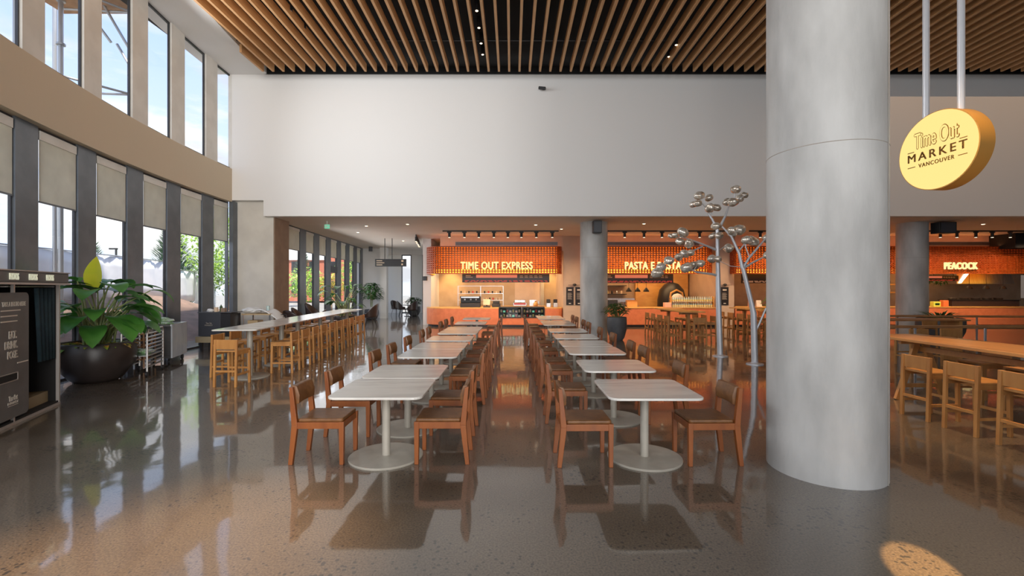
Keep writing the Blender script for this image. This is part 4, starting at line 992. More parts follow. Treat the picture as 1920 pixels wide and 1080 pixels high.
glass_tree('silver tree sculpture with smoked glass bulbs, the right one against the big column', [(5.73, 10.74, .02), Q(1413, 588), Q(1408, 565), Q(1393, 502)],
    [([Q(1392, 503), Q(1386, 475), Q(1371, 443), Q(1354, 425)], [.045, .035, .028, .02]), ([Q(1371, 443), Q(1376, 436), Q(1384, 433)], .015), ([Q(1386, 470), Q(1395, 459), Q(1404, 451)], .018),
     ([Q(1393, 502), Q(1405, 483), Q(1434, 449), Q(1450, 432)], [.035, .028, .02, .015]), ([Q(1405, 482), Q(1398, 463), Q(1398, 455)], .015), ([Q(1394, 503), Q(1412, 492), Q(1440, 478)], [.03, .022, .015]), ([Q(1350, 490), Q(1370, 499), Q(1390, 501)], .01),
     ([Q(1416, 622), Q(1424, 606), Q(1436, 578)], [.03, .025, .02])],
    [(Q(a, b, c), r*.0270) for a, b, c, r in bB], D)

# ================================================================== PLANTS
def planter(x, y, rtop, h, m_, label, rbot=None, prof=None, cat='plant', name='potted_plant'):
    t = thing(name, label, cat, (x, y, 0)); rb = rbot or rtop*.7
    prof = prof or [(rb*.75, 0), (rb*.98, h*.10), (rtop*.99, h*.45), (rtop*1.03, h*.7), (rtop, h*.97), (rtop*.97, h), (rtop*.92, h), (rtop*.90, h*.93)]
    smooth_by_angle(MB().lathe(prof, 48).build('pot', m_, t), 50)
    MB().lathe([(rtop*.91, h*.90), (rtop*.9, h*.91)], 40).build('soil', M_soil, t)
    return t
def big_leaf_plant(t, z0, specs, m_leaf, wd=.42, spread=.1, stem_r=.016, seg=8, name='foliage'):
    """specs: (azimuth, reach, height, leaf length, width, droop)"""
    st = MB(); lf = MB()
    for az, rc, hh, ll, ww, dr in specs:
        d = Vector((math.cos(az), math.sin(az), 0)); s0 = d*random.uniform(0, spread)+Vector((random.uniform(-spread, spread), random.uniform(-spread, spread), z0))
        e = Vector((d.x*rc, d.y*rc, hh)); mid = s0.lerp(e, .5)+Vector((0, 0, .12*(hh-z0)))-d*rc*.12
        st.tube([s0, mid, e], [stem_r, stem_r*.8, stem_r*.5], 6)
        dv = (e-mid).normalized()*.5+d*.6
        lf.leaf(e, dv, ll, ww, dr, .22, seg)
    st.build('stem', M_stem, t); return lf.build(name, m_leaf, t, smooth=True)
random.seed(31)
t = planter(-8.05, 8.82, .60, .76, M_pot, 'large round dark planter at left with a big banana-leaf plant', .42)
specs = []
for i in range(40):
    az = 2*PI*i/40*2.4+random.uniform(-.3, .3); tier = i % 3
    specs.append((az, random.uniform(.35, .65)*(1.15-.2*tier), 1.15+.30*tier+random.uniform(-.1, .18), random.uniform(.5, .72), random.uniform(.30, .42), random.uniform(.9, 1.7)))
specs += [(0.1, .55, 1.45, .75, .45, 1.9), (-.4, .5, 1.25, .8, .5, 2.1), (.4, .85, 1.75, .5, .26, 1.7)]
specs = [(a, b*(.75 if math.cos(a) < -.2 else 1), c, d_, e, f) for a, b, c, d_, e, f in specs]
big_leaf_plant(t, .7, specs, M_leaf, spread=.16, stem_r=.02)
MB().leaf((.04, -.1, 1.75), (.10, -.02, 1), .66, .36, .1, .3, 9, up=(0, -1, .0)).build('new_leaf', M_leafy, t, smooth=True)['label'] = 'upright bright yellow-green leaf'
MB().leaf((-.05, -.05, 1.75), (.9, -.3, .15), .75, .30, .35, .3, 8).leaf((0, 0, 1.8), (-.7, -.5, .6), .6, .34, 1.0, .2, 8).leaf((0, 0, 1.7), (-.4, -.8, .8), .55, .4, 1.0, .2, 8).build('crown_leaf', M_leafd, t, smooth=True)
m = MB(); m2 = MB()
for i in range(150):
    a = random.uniform(0, 2*PI); r = random.uniform(.05, .55); d = (math.cos(a), math.sin(a), random.uniform(.1, 1.2))
    (m if i % 4 else m2).leaf((r*math.cos(a), r*math.sin(a), .70), d, random.uniform(.12, .22), random.uniform(.06, .1), 1.2, .2, 4)
m.build('underplanting', M_under, t)['kind'] = 'stuff'; m2.build('croton_leaf', M_under2, t)['kind'] = 'stuff'
# small shrubs
def bushy(t, z0, R_, H, n, m_, ll, ww, trunk=False, squash=1):
    m = MB(); s = MB()
    if trunk:
        for k_ in range(3): s.tube([(random.uniform(-.05, .05), random.uniform(-.05, .05), z0-.05), (random.uniform(-.12, .12), random.uniform(-.12, .12), z0+H*.7)], .018, 6)
    for i in range(n):
        a = random.uniform(0, 2*PI); ph = random.uniform(-.35, 1); r = R_*math.sqrt(max(0.05, 1-ph*ph*.9))*random.uniform(.3, 1)
        p = Vector((r*math.cos(a), r*math.sin(a), z0+H*(.5+.5*ph)*squash)); d = Vector((math.cos(a), math.sin(a), random.uniform(-.2, .7)))
        m.leaf(p-d*ll*.3, d, ll*random.uniform(.8, 1.2), ww, random.uniform(.5, 1.3), .2, 4)
        if not trunk and i % 6 == 0: s.tube([(p.x*.2, p.y*.2, z0-.05), p], .008, 4)
        if trunk and i % 10 == 0: s.tube([(0, 0, z0+H*.25), p], .007, 4)
    if s.v: s.build('stem', M_stem, t)
    m.build('foliage', m_, t)
t = planter(3.62, 15.72, .33, .80, M_potg, 'tall charcoal planter with a leafy shrub beside the small column', .26); bushy(t, .78, .46, .50, 260, M_leafd, .17, .06)
t = planter(-7.35, 19.9, .55, .62, M_pot, 'dark planter with broad-leaved plant at the far end of the communal table', .42)
big_leaf_plant(t, .55, [(2*PI*i/26*3.3, random.uniform(.3, .75), random.uniform(.85, 1.9), random.uniform(.4, .55), random.uniform(.22, .3), random.uniform(.8, 1.5)) for i in range(26)], M_leafd, spread=.15)
m = MB()
for i in range(60):
    a = random.uniform(0, 2*PI); r = random.uniform(.1, .5); m.leaf((r*math.cos(a), r*math.sin(a), .56), (math.cos(a), math.sin(a), .8), .2, .08, 1, .2, 4)
m.build('underplanting', M_under2, t)['kind'] = 'stuff'
t = planter(-8.02, 26.0, .38, .58, M_potg, 'round grey pot with a small tree by the white far wall', .3); bushy(t, .75, .62, 1.35, 300, M_leafd, .26, .12, True)
t = planter(-6.35, 29.5, .40, .60, M_potg, 'round pot with low shrub in the far lounge', .3); bushy(t, .6, .6, .6, 160, M_leafd, .25, .09)
t = planter(14.3, 15.2, .62, .80, M_potg, 'wide grey planter with spiky plant behind the railings', .5)
m = MB()
for i in range(70):
    a = random.uniform(0, 2*PI); m.leaf((.2*math.cos(a), .2*math.sin(a), .75), (math.cos(a), math.sin(a), random.uniform(.5, 1.6)), random.uniform(.4, .7), .05, 1.0, .2, 5)
m.build('foliage', M_leafd, t)
t = planter(9.35, 14.6, .35, .72, M_potg, 'charcoal planter with lime foliage at the edge of the big column', .3)
t.location = (8.05, 13.6, 0); bushy(t, .75, .5, 1.1, 200, M_treel, .26, .09, True)

# ================================================================== PHOTO BOOTH
A = Vector((-7.04, 7.08)); B = Vector((-6.45, 5.73)); dv = (B-A).normalized()
# local frame: +X runs from the far corner A towards the camera, -Y faces out of the booth front, into the hall
t = thing('photo_booth', 'dark photo booth with printed panel and teal curtain at the left edge', 'photo booth', (A.x, A.y, 0), math.atan2(dv.y, dv.x))
# outward normal must point to +x world: local +Y of this frame = (-dv.y, dv.x) = (+,+)
L_ = 2.3
MB().box(0, L_, -.72, -.69, .0, 1.9).box(0, .03, -.72, -.03, 0, 1.9).box(L_-.03, L_, -.72, 0, 0, 1.9).box(0, L_, -.72, 0, 1.86, 1.9).build('shell', M_booth_in, t)
MB().box(0, L_, -.72, 0, 0.0, .06).build('floor_plate', M_booth_in, t)
MB().box(-.0, .035, -.03, .01, 0, 1.9).box(0, L_, -.02, .012, 0, .035).build('edge_trim', M_boothtrim, t)
MB().box(1.16, 1.185, -.03, .005, 0.03, .25).build('lower_post', M_boothtrim, t); MB().box(1.16, 1.185, -.03, .005, 1.70, 1.88).build('upper_post', M_boothtrim, t)
MB().box(.04, L_+.1, -.78, .13, 1.87, 2.03).build('header', M_booth, t, bevel=.02)
MB().box(.038, L_+.1, -.78, .145, 1.845, 1.872).build('header_trim', M_boothtrim, t); MB().box(.038, L_+.1, -.78, .145, 2.02, 2.035).build('header_cap', M_boothtrim, t)
M_b = mat('booth_lit_text', (.8, .8, .66), .5, emit=(.8, .82, .6), estr=.35)
for i in range(3):
    o = text('PHOTOS', .11, M_b, t, 'lettering', sx=.6, depth=.004, bold=.0)
    fit(o, .20, .085, 0, 0, 0); o.rotation_euler = (0, 0, PI); o.location = (.62+i*.43, .138, 1.905)
# printed front panel with rounded corner
def rp(x0, x1, z0, z1, r):
    pts = []
    for cx, cz, a0 in ((x1-r, z1-r, 0), (x0+r, z1-r, 90), (x0+r, z0+r, 180), (x1-r, z0+r, 270)):
        for k_ in range(7): a_ = math.radians(a0+15*k_); pts.append((cx+r*math.cos(a_), cz+r*math.sin(a_)))
    return pts
pp = rp(.88, 2.1, .10, 1.74, .07)
n_ = len(pp)
pan = MB().add([(x, y, z) for y in (-.01, .02) for x, z in pp], [tuple(range(n_)), tuple(range(2*n_-1, n_-1, -1))]+[(k_, (k_+1) % n_, (k_+1) % n_+n_, k_+n_)[::-1] for k_ in range(n_)]).build('front_panel', M_booth, t)
def btext(s, w_, h, x, z, m_=M_cream):
    o = text(s, .1, m_, pan, 'lettering', sx=.6, depth=.002, bold=.004); fit(o, w_, h, 0, 0, 0); o.rotation_euler = (0, 0, PI); o.location = (x, .023, z); return o
btext('TAKE A PHOTO HERE', .52, .06, 1.22, 1.56); btext('EAT.', .17, .10, 1.25, 1.14); btext('DRINK.', .28, .10, 1.28, 1.01); btext('POSE.', .23, .10, 1.25, .88)
mm_ = MB()
for z, x0, x1 in ((1.50, 1.08, 1.5), (1.43, 1.15, 1.5), (1.36, 1.15, 1.5), (.80, .90, 1.15)): mm_.box(x0, x1, .02, .024, z, z+.014)
mm_.build('print_line', M_cream, pan)
MB().box(1.17, 1.6, .02, .03, .60, .68).build('print_slot', M_booth_in, pan); MB().box(1.155, 1.6, .02, .035, .685, .695).box(1.155, 1.6, .02, .035, .585, .595).box(1.155, 1.165, .02, .035, .585, .695).build('slot_rim', M_boothtrim, pan)
btext('Time Out', .19, .07, 1.24, .33); btext('MARKET', .23, .032, 1.24, .285)
m = MB().box(1.13, 1.35, .02, .024, .265, .27).build('logo_rule', M_cream, pan)
# curtain
m = MB(); n = 18; vs = []; fs = []
for i in range(n+1):
    for z in (.72, 1.80):
        vs.append((.07+.50*i/n*(1 if z > 1 else .80), -.05+.022*math.sin(i*1.6), z))
for i in range(n): fs.append((2*i, 2*i+2, 2*i+3, 2*i+1))
o = m.add(vs, fs).build('curtain', M_curtain, t, smooth=True); sd = o.modifiers.new('s', 'SOLIDIFY'); sd.thickness = .012
MB().tube([(.04, -.05, 1.82), (L_-.04, -.05, 1.82)], .012, 8).build('curtain_rail', M_steel, t)
MB().box(.04, .55, -.65, -.12, .06, .22).build('bench', M_seatw, t)

# ================================================================== SERVICE CARTS AT THE WINDOWS
# pan rack
def frame_from(px0, d0, px1, d1):
    a = P(px0, 600, d0); b = P(px1, 600, d1); return a, b
a = Vector((-7.42, 9.25, 0)); b = Vector((-7.75, 10.1, 0)); dd = (b-a).normalized(); L_ = (b-a).length
t = thing('pan_rack', 'low aluminium pan rack on castors behind the big planter', 'rack', a, math.atan2(dd.y, dd.x))
fr = MB()
for y in (0, .42):
    fr.tube([(0, y, .1), (0, y, .88), (.04, y, .94), (L_-.04, y, .94), (L_, y, .88), (L_, y, .1)], .02, 8)
fr.build('frame', M_alu, t)
m = MB()
for i in range(10): m.box(.0, L_, -.012, .03, .18+i*.075, .20+i*.075).box(.0, L_, .39, .432, .18+i*.075, .20+i*.075)
m.build('runner', M_alu, t)
MB().box(.03, L_-.03, .03, .39, .405, .42).build('tray', M_steel, t)
for x in (0, L_):
    for y in (0, .42):
        c = MB().tube([(x-.0, y-.015, .05), (x, y+.015, .05)], .05, 14).build('castor', M_blk, t)
put(MB().ball((0, 0, 0), .22, .13, .05, jit=.2), 'lettuce_bag', M_greenbag, tuple(a+dd*.45+Vector((-dd.y, dd.x, 0))*.2+Vector((0, 0, .47))), 'green bag lying on a tray inside the pan rack', 'bag')
# crate trolley behind planter
t = thing('crate_trolley', 'orange-brown crate trolley between the planter and the pan rack', 'trolley', (-8.05, 9.95, 0), 1.9)
m = MB()
for i in range(5): m.box(0, .6, 0, .4, .22+i*.14, .24+i*.14)
m.build('shelf', M_stool, t); m = MB()
for x in (0, .6):
    for y in (0, .4): m.bar((x, y, .06), (x, y, .82), .025, .025)
m.bar((0, -.01, .25), (.6, -.01, .8), .02, .02); m.build('post', M_plank, t)
# stainless prep cart
a = Vector((-8.0, 10.72, 0)); b = Vector((-8.32, 11.65, 0)); dd = (b-a).normalized()
t = thing('steel_cart', 'stainless steel prep cart with bright side panel below the windows', 'cart', a, math.atan2(dd.y, dd.x)); L_ = (b-a).length
MB().box(0, L_, .0, .03, .15, .94).build('side_panel', M_panel, t)
MB().box(0, .02, .03, .75, .15, .9).box(0, L_, .03, .75, .2, .22).box(L_-.02, L_, .03, .75, .15, .9).box(0, L_, .73, .75, .15, .9).build('carcass', M_potg, t)
MB().box(-.03, L_, 0.03, .78, .90, .94).build('worktop', M_steel, t)
for x in (.08, L_-.08):
    for y in (.08, .68): MB().tube([(x, y-.02, .06), (x, y+.02, .06)], .06, 14).build('castor', M_blk, t); MB().box(x-.02, x+.02, y-.02, y+.02, .1, .16).build('castor_fork', M_blk, t)
nv = Vector((-dd.y, dd.x, 0))
m = MB().ball((0, 0, .06), .26, .17, .08, 16, 8, .22); put(m, 'produce_bag', M_greenbag, tuple(a+dd*.5+nv*.4+Vector((0, 0, .945))), 'crumpled green and white bag on the steel cart', 'bag')
m = MB().ball((0, 0, .02), .38, .16, .03, 16, 8, .2); put(m, 'produce_bag', M_greenbag, tuple(a-dd*.0+nv*.35+dd*.15+Vector((0, 0, .945))), 'flat light green bag on the near end of the steel cart', 'bag')
t = thing('prep_table', 'dark lower steel table left of the stainless cart', 'table', (-8.25, 10.3, 0), 1.9)
MB().box(0, .62, -.1, .5, .80, .84).build('top', M_steel, t)
for x in (.03, .59):
    for y in (-.07, .47): MB().bar((x, y, 0), (x, y, .8), .03, .03).build('leg', M_steel, t)
MB().box(0, .62, -.1, .5, .25, .27).build('shelf', M_potg, t)
# charcoal cart with logo
t = thing('service_station', 'charcoal service station box with a printed logo beside the communal table', 'cart', (-8.95, 13.0, 0), 0)
MB().box(0, .62, 0, .5, .42, 1.09).build('cabinet', M_dkblue, t, bevel=.006)
MB().box(.62, .90, 0, .5, .42, 1.07).build('open_shelf', M_blk, t)
MB().box(-.08, .96, -.02, .52, .24, .41).build('plinth', M_seatw, t)
for x in (.0, .85):
    for y in (.05, .42): MB().box(x, x+.06, y, y+.06, 0, .24).build('leg', M_blk, t)
MB().box(-.03, .95, -.02, .52, 1.09, 1.11).build('top', M_potg, t)
o = text('Time Out', .1, M_cream, t, 'logo_lettering', depth=.002, bold=.003); fit(o, .17, .05, 0, 0, 0); o.location = (.29, -.003, .77)
o = text('MARKET', .1, M_cream, t, 'logo_lettering', depth=.002, bold=.003); fit(o, .23, .04, 0, 0, 0); o.location = (.29, -.003, .715)
put(MB().ball((0, 0, .04), .10, .07, .05, 12, 7, .25), 'crumpled_napkin', M_cloth, (-8.72, 13.15, 1.112), 'white crumpled napkin on the left of the charcoal service station', 'napkin')
put(MB().lathe([(.05, 0), (.06, .13)], 14), 'paper_cup', M_kraft, (-8.58, 13.2, 1.111), 'cream cup on the charcoal service station', 'cup')
put(MB().lathe([(.04, 0), (.04, .14), (.015, .17), (.015, .2)], 14), 'sauce_bottle', M_leafd, (-8.50, 13.3, 1.111), 'green bottle on the charcoal service station', 'bottle')
put(MB().box(0, .12, 0, .1, 0, .11), 'brown_box', M_brownwall, (-8.42, 13.15, 1.111), 'small dark box on the charcoal service station', 'box')
t = thing('bussing_table', 'small table heaped with white linen beside the concrete pier', 'table', (-8.0, 13.45, 0))
MB().box(0, .85, 0, .6, 1.0, 1.04).build('top', M_card, t)
for x in (.03, .82):
    for y in (.03, .57): MB().bar((x, y, 0), (x, y, 1.0), .03, .03).build('leg', M_steel, t)
MB().box(.02, .83, .02, .58, .5, .53).build('shelf', M_steel, t)
put(MB().box(0, .3, 0, .3, 0, .3), 'cardboard_box', M_card, (-7.9, 13.6, .532), 'brown cardboard box on the shelf below the white linen', 'box')
put(MB().ball((0, 0, .08), .3, .24, .09, 18, 9, .15), 'linen_heap', M_cloth, (-7.85, 13.75, 1.045), 'heap of white linen on the small table', 'linen')
m = MB(); n = 12; vs = []; fs = []
for i in range(n+1):
    u = i/n
    for j in range(5):
        v = j/4; vs.append((-.05+u*.75, v*.5-.25+.02*math.sin(u*9), .0+.03*math.sin(7*u+j)-(max(0, u-.45)**1.6)*.9))
for i in range(n):
    for j in range(4): fs.append((i*5+j, i*5+j+1, (i+1)*5+j+1, (i+1)*5+j))
o = put(m.add(vs, fs), 'draped_cloth', M_cloth, (-7.62, 13.75, 1.11), 'white cloth sliding off the right side of the small table', 'cloth'); sd = o.modifiers.new('s', 'SOLIDIFY'); sd.thickness = .03
put(MB().lathe([(.045, 0), (.045, .16)], 14).lathe([(.047, .16), (.047, .21)], 14), 'teal_topped_bottle', M_bottle, (-7.45, 13.9, 1.045), 'bottle with a teal cap on the small table', 'bottle')
t = thing('bag_handle_rail', 'black wire rail on the right of the linen table', 'rail', (-7.12, 13.9, .85)); MB().tube([(0, 0, 0), (.22, 0, 0), (.24, 0, .05), (.22, 0, .14), (0, 0, .14)], .012, 6).tube([(0, 0, .07), (.22, 0, .07)], .01, 6).tube([(.0, 0, -.85), (0, 0, .14)], .012, 6).build('rail_wire', M_blk, t)

# ================================================================== LOUNGE CHAIRS
def shell_chair():
    t = thing('shell_chair', 'x', 'chair')
    m = MB(); vs = []; fs = []; nu, nv = 12, 8
    for j in range(nv+1):
        v = j/nv
        for i in range(nu+1):
            a = math.radians(-115+230*i/nu)   # around the back
            h = .78*v; r = .30+.04*v; top = .43+.40*max(0, math.cos(a))**.7*v+.16*v
            vs.append((-r*math.cos(a)-.02*v, r*math.sin(a), .43+(top-.43)))
    for j in range(nv):
        for i in range(nu): q = j*(nu+1)+i; fs.append((q, q+1, q+nu+2, q+nu+1))
    o = m.add(vs, fs).build('shell', M_dkchair, t, smooth=True); sd = o.modifiers.new('s', 'SOLIDIFY'); sd.thickness = .025
    MB().lathe([(.24, .41), (.30, .43), (.30, .46), (.26, .48)], 24).build('seat', M_dkchair, t, smooth=True)
    for sx in (-1, 1):
        for sy in (-1, 1): MB().bar((sx*.15, sy*.15, .42), (sx*.24, sy*.24, 0), .022, .022).build('leg', M_blk, t)
    return t
sc0 = shell_chair(); first_sc = True
for i, (x, y, rz, sc_) in enumerate(((-7.65, 16.7, 0.2, 1.1), (-7.95, 18.55, .1, 1.2), (-7.5, 17.4, -2.9, 1.0), (-7.9, 21.6, .2, 1.2), (-6.55, 20.9, PI, 1.1), (-7.6, 15.95, 1.2, 1.05), (-7.0, 29.2, .3, 1), (-6.2, 28.2, 2.6, 1), (-7.6, 29.9, -.6, 1), (-5.2, 29.2, 2.9, 1))):
    t = sc0 if i == 0 else copy_tree(sc0); t.location = (x, y, 0); t.rotation_euler = (0, 0, rz); t.scale = (sc_, sc_, sc_)
    tag(t, ('dark brown shell chair beside the %s, %s from the camera' % ('window behind the communal table' if i < 6 else 'low tables of the far lounge', ORD1[i if i < 6 else i-6] if True else '')), 'chair', 'dark shell chairs')
def low_table(x, y, lab):
    t = thing('round_table', lab, 'table', (x, y, 0)); smooth_by_angle(MB().lathe([(.35, .70), (.36, .71), (.35, .73)], 32).build('tabletop', M_dkchair, t)); MB().lathe([(.03, .02), (.03, .7)], 12).build('pedestal', M_blk, t); MB().lathe([(.24, 0), (.24, .02)], 24).build('base_disc', M_blk, t)
low_table(-6.6, 28.9, 'small dark round table in the far lounge'); low_table(-7.4, 20.85, 'small dark round table beside the far windows')

# ================================================================== RAILINGS ON THE RIGHT
def railing(y, x0, x1, ztop, n, label, yend=None, glass=True):
    yend = yend if yend is not None else y
    t = thing('glass_railing', label, 'railing', (x0, y, 0)); L_ = x1-x0; dy = yend-y
    MB().bar((0, 0, ztop-.03), (L_, dy, ztop-.03), .09, .055).build('handrail', M_rail, t, bevel=.01)
    for i in range(n):
        u = (i+.5)/n; MB().box(L_*u-.02, L_*u+.02, dy*u-.01, dy*u+.01, 0, ztop-.05).build('post', M_galv, t)
    if glass: MB().hexa([(0.02, -.006, .08), (L_, dy-.006, .08), (L_, dy+.006, .08), (.02, .006, .08)], [(0.02, -.006, ztop-.1), (L_, dy-.006, ztop-.1), (L_, dy+.006, ztop-.1), (.02, .006, ztop-.1)]).build('glass_panel', M_caseglass, t)
railing(9.4, 7.6, 13.4, 1.03, 4, 'nearer wooden handrail on glass panels behind the high table')
railing(12.6, 9.6, 17.6, 1.06, 4, 'farther wooden handrail on glass panels in front of the right planter', 11.9)
for i, (x, y) in enumerate(((9.3, 10.6), (10.1, 10.7), (12.3, 13.6))):
    t = st0 if False else copy_tree(st0); t.location = (x, y, 0); t.rotation_euler = (0, 0, PI/2); tag(t, 'wooden bar stool behind the railings, %s from the left' % ORD1[i], 'stool', 'stools behind the railings')
t = thing('high_table', 'narrow wooden high table behind the nearer railing', 'table', (9.9, 11.4, 0)); MB().box(-1.1, 1.3, -.3, .3, .99, 1.03).build('tabletop', M_rail, t, bevel=.005)
for x in (-.9, 1.1): MB().box(x-.04, x+.04, -.25, .25, 0, .99).build('trestle', M_stool, t)

# ================================================================== OUTSIDE
g = MB().box(-90, -7, -30, 120, -.35, -.21).build('ground_outside', M_ground); g['kind'] = 'structure'
# dirt bank
random.seed(5)
nx_, ny_ = 14, 40; vs = []; fs = []
for j in range(ny_+1):
    y = -6+j*1.1
    for i in range(nx_+1):
        u = i/nx_; x0 = (fx(min(y, 15.2)) if y < 15.2 else -9.3)-1.0; xx = x0-u*6.5
        h = -.22+1.75*min(1, max(0, (u*6.5-.3)/4.0))**.8+(random.uniform(-.10, .10) if 0 < i < nx_ else 0)
        if y > 19: h = -.22+(h+.22)*max(0, 1-(y-19)/8)
        vs.append((xx, y, h))
for j in range(ny_):
    for i in range(nx_): q = j*(nx_+1)+i; fs.append((q, q+nx_+1, q+nx_+2, q+1))
bank = MB().add(vs, fs).build('dirt_bank', M_soilout, smooth=True); tag(bank, 'brown dirt bank outside the curved windows', 'dirt bank', kind='stuff')
# construction fence with tarps
fpts = [(-12.9, 4.0), (-13.2, 7.4), (-13.6, 10.8), (-14.2, 14.2), (-14.9, 17.6), (-15.8, 21.0), (-16.9, 24.3), (-18.3, 27.5), (-20, 30.6), (-21.9, 33.6), (-24, 36.5)]
for i, (p, q) in enumerate(zip(fpts[:-1], fpts[1:])):
    a = Vector(p); b = Vector(q); d = b-a; L_ = d.length
    zb = 1.35 if i < 5 else max(0.0, 1.35-.32*(i-4)); 
    t = thing('fence_panel', 'white tarp-covered construction fence panel outside, %s from the left' % ORD1[i], 'fence', (a.x, a.y, zb), math.atan2(d.y, d.x), 'construction fence panels')
    m = MB(); vs = []; fs = []
    for u in range(13):
        for v in range(5): vs.append((.05+(L_-.1)*u/12, .04*math.sin(u*1.3+v)+.03, .08+1.54*v/4+.006*math.sin(u*2)))
    for u in range(12):
        for v in range(4): k_ = u*5+v; fs.append((k_, k_+5, k_+6, k_+1))
    o = m.add(vs, fs).build('tarp', M_tarp, t, smooth=True); sd = o.modifiers.new('s', 'SOLIDIFY'); sd.thickness = .01
    MB().tube([(0, 0, 0), (0, 0, 1.65), (L_-.03, 0, 1.65), (L_-.03, 0, 0)], .025, 8).build('frame', M_galv, t)
# scaffold outside the upper windows
t = thing('scaffold', 'tube scaffolding with timber deck seen through the upper left windows', 'scaffold', (-10.9, 11.0, 0))
def S(px, py, d): p = P(px, py, d); return p-Vector((-10.9, 11.0, 0))
P_ = []
for (x, y) in ((0, 0), (0, 2.0), (-.9, 0), (-.9, 2.0), (.7, -2.2), (-.3, -2.2), (.05, 4.2), (-.9, 4.0)):
    pass
poles = [(114, 12.0), (103, 13.2), (249, 12.6), (30, 10.6), (205, 14), (164, 13.8)]
for px, d_ in poles[:4]:
    x = (px-960)*d_/F+10.9; MB().tube([(x, d_-11, -.2), (x, d_-11, 13)], .055, 10).build('pole', M_galv, t)
for z, col_ in ((7.1, 0), (9.35, 0), (12, 0)):
    MB().tube([(-1.35, -1, z), (.65, 1.6, z-.02)], .03, 8).build('ledger', M_galv, t)
    MB().tube([(-1.35, 1.3, z), (.7, 1.5, z)], .03, 8).build('ledger', M_galv, t)
for a, b in (((-.95, .9, 11.2), (.5, 1.7, 8.0)), ((-1.2, .9, 10.4), (-.2, 1.6, 8.6)), ((.05, 1.5, 8.5), (.65, 1.7, 7.3)), ((.1, 1.0, 11), (.6, 1.7, 9.2))):
    MB().tube([a, b], .035, 8).build('brace', M_galv, t)
MB().box(-1.6, .66, -2.5, 1.7, 9.45, 9.52).build('deck', M_plank, t)
MB().box(-1.6, .66, 1.66, 1.7, 9.5, 9.7).build('toe_board', M_counterwood, t)
for z in (6.6, 7.1, 8.2, 9.35, 10.5):
    x = (114-960)*12/F+10.9; MB().lathe([(.10, 0), (.10, .05)], 10, (x, 1.0, z)).build('coupler', M_galv, t)
MB().tube([(-1.3, 1.5, 6.3), (-.6, 1.6, 6.15), (0, 1.65, 6.2), (.65, 1.7, 6.35)], .02, 6).build('cable', M_blk, t)
# trees
def tree(x, y, z0, H, R_, m_, label, n=900, kind='round', ll=.35, trunk_h=.35):
    t = thing({'round': 'leafy_tree', 'conifer': 'conifer_tree'}[kind], label, 'tree', (x, y, z0))
    MB().tube([(0, 0, -.3), (0, 0, H*(.9 if kind == 'conifer' else .6))], [.12, .04], 8).build('trunk', M_brownwall, t)
    m = MB()
    for i in range(n):
        a = random.uniform(0, 2*PI)
        if kind == 'conifer':
            v = random.uniform(.12, 1)**1.0; r = R_*(1.02-v)*random.uniform(.3, 1)
            p = Vector((r*math.cos(a), r*math.sin(a), H*v)); d = Vector((math.cos(a), math.sin(a), random.uniform(.2, .9)))
            m.leaf(p, d, ll, ll*.14, -.3, .1, 2)
        else:
            ph = random.uniform(-1, 1); rr = random.uniform(.45, 1); q = math.sqrt(1-ph*ph)
            p = Vector((R_*q*rr*math.cos(a), R_*q*rr*math.sin(a), H*(.62+.38*ph*rr))); d = Vector((random.uniform(-1, 1), random.uniform(-1, 1), random.uniform(-.6, .8)))
            m.leaf(p, d, ll, ll*.45, .5, .1, 2)
    m.build('foliage', m_, t)
random.seed(77)
tree(-19.8, 26.5, 0, 5.0, 2.3, M_conifer, 'blue-green conifer behind the white fence in the middle of the curved windows', 1900, 'conifer', .6)
tree(-18.3, 19.8, 0, 3.6, 1.3, M_conifer, 'smaller conifer left of the taller one behind the white fence', 700, 'conifer', .42)
tree(-20.4, 30.5, 0, 4.6, 1.6, M_treeg, 'green tree behind the fence seen through the second-last curved window', 900, 'round', .3)
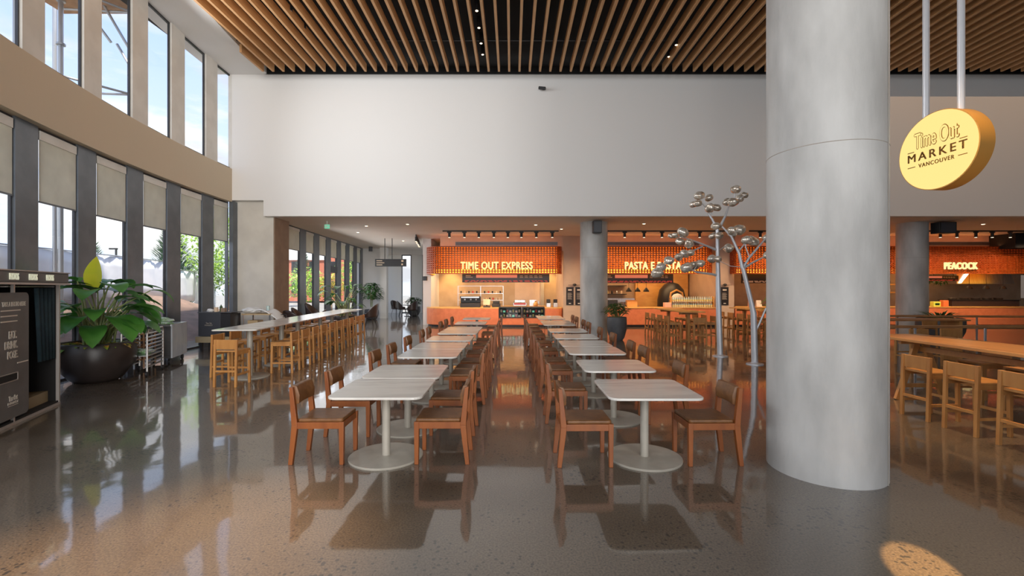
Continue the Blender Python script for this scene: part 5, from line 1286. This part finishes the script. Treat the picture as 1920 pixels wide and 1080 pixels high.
tree(-16.0, 25.6, .3, 6.2, 2.4, M_treel, 'bright lime-green tree seen through the last curved window', 2600, 'round', .28)
tree(-27, 27.5, 0, 3.3, 1.5, M_treey, 'small yellowish tree above the fence behind the photo booth', 500, 'round', .3)
tree(-24.5, 25.5, 0, 3.4, 1.2, M_treeg, 'small green tree left of the yellow-green leaf', 500, 'round', .3)
tree(-22.5, 49, 0, 5.4, 2.0, M_conifer, 'dark conifer seen through the first far window', 900, 'conifer', .6)
tree(-15.4, 34, 0, 3.4, 1.6, M_treel, 'lime shrub seen through the second far window', 800, 'round', .3)
tree(-14.1, 35.5, 0, 3.0, 1.3, M_treey, 'yellow and orange shrub seen through the third far window', 700, 'round', .3)
tree(-14.8, 43, 0, 4.8, 2.2, M_treel, 'lime tree seen through the far door windows', 900, 'round', .35)
tree(34, 38, 0, 5, 3.2, M_treel, 'lime tree seen through the opening at the far right', 1200, 'round', .4)
# buildings
t = thing('brick_building', 'red brick building with pale upper storey beyond the far windows', 'building', (-31, 62, 0))
MB().box(0, 13, 0, 10, 0, 7.2).build('wall', M_brick, t); MB().box(-.2, 6, -.2, 10, 5.6, 8.2).build('upper_wall', M_bwhite, t)
for i in range(5):
    for z in (1.2, 3.9):
        wf = MB().box(1+i*2.4, 2.3+i*2.4, -.08, 0, z, z+1.5).build('window', M_frame, t); MB().box(1.1+i*2.4, 2.2+i*2.4, -.1, -.08, z+.1, z+1.4).build('pane', M_glass, wf)
t = thing('low_building', 'low pale structure beyond the fence at far left', 'building', (-33, 24, 0)); MB().box(0, 5, 0, 4, 0, 3.0).build('wall', M_concwarm, t); MB().box(-.2, 5.2, -.2, 4.2, 3.0, 3.2).build('roof', M_galv, t)
t = thing('street_lamp', 'dark street lamp above the fence seen through the third curved window', 'street lamp', (-21.4, 24.6, 0)); MB().tube([(0, 0, 0), (0, 0, 3.9)], .05, 8).build('pole', M_blk, t); MB().box(-.35, .05, -.06, .06, 3.88, 3.96).build('lamp_head', M_blk, t)
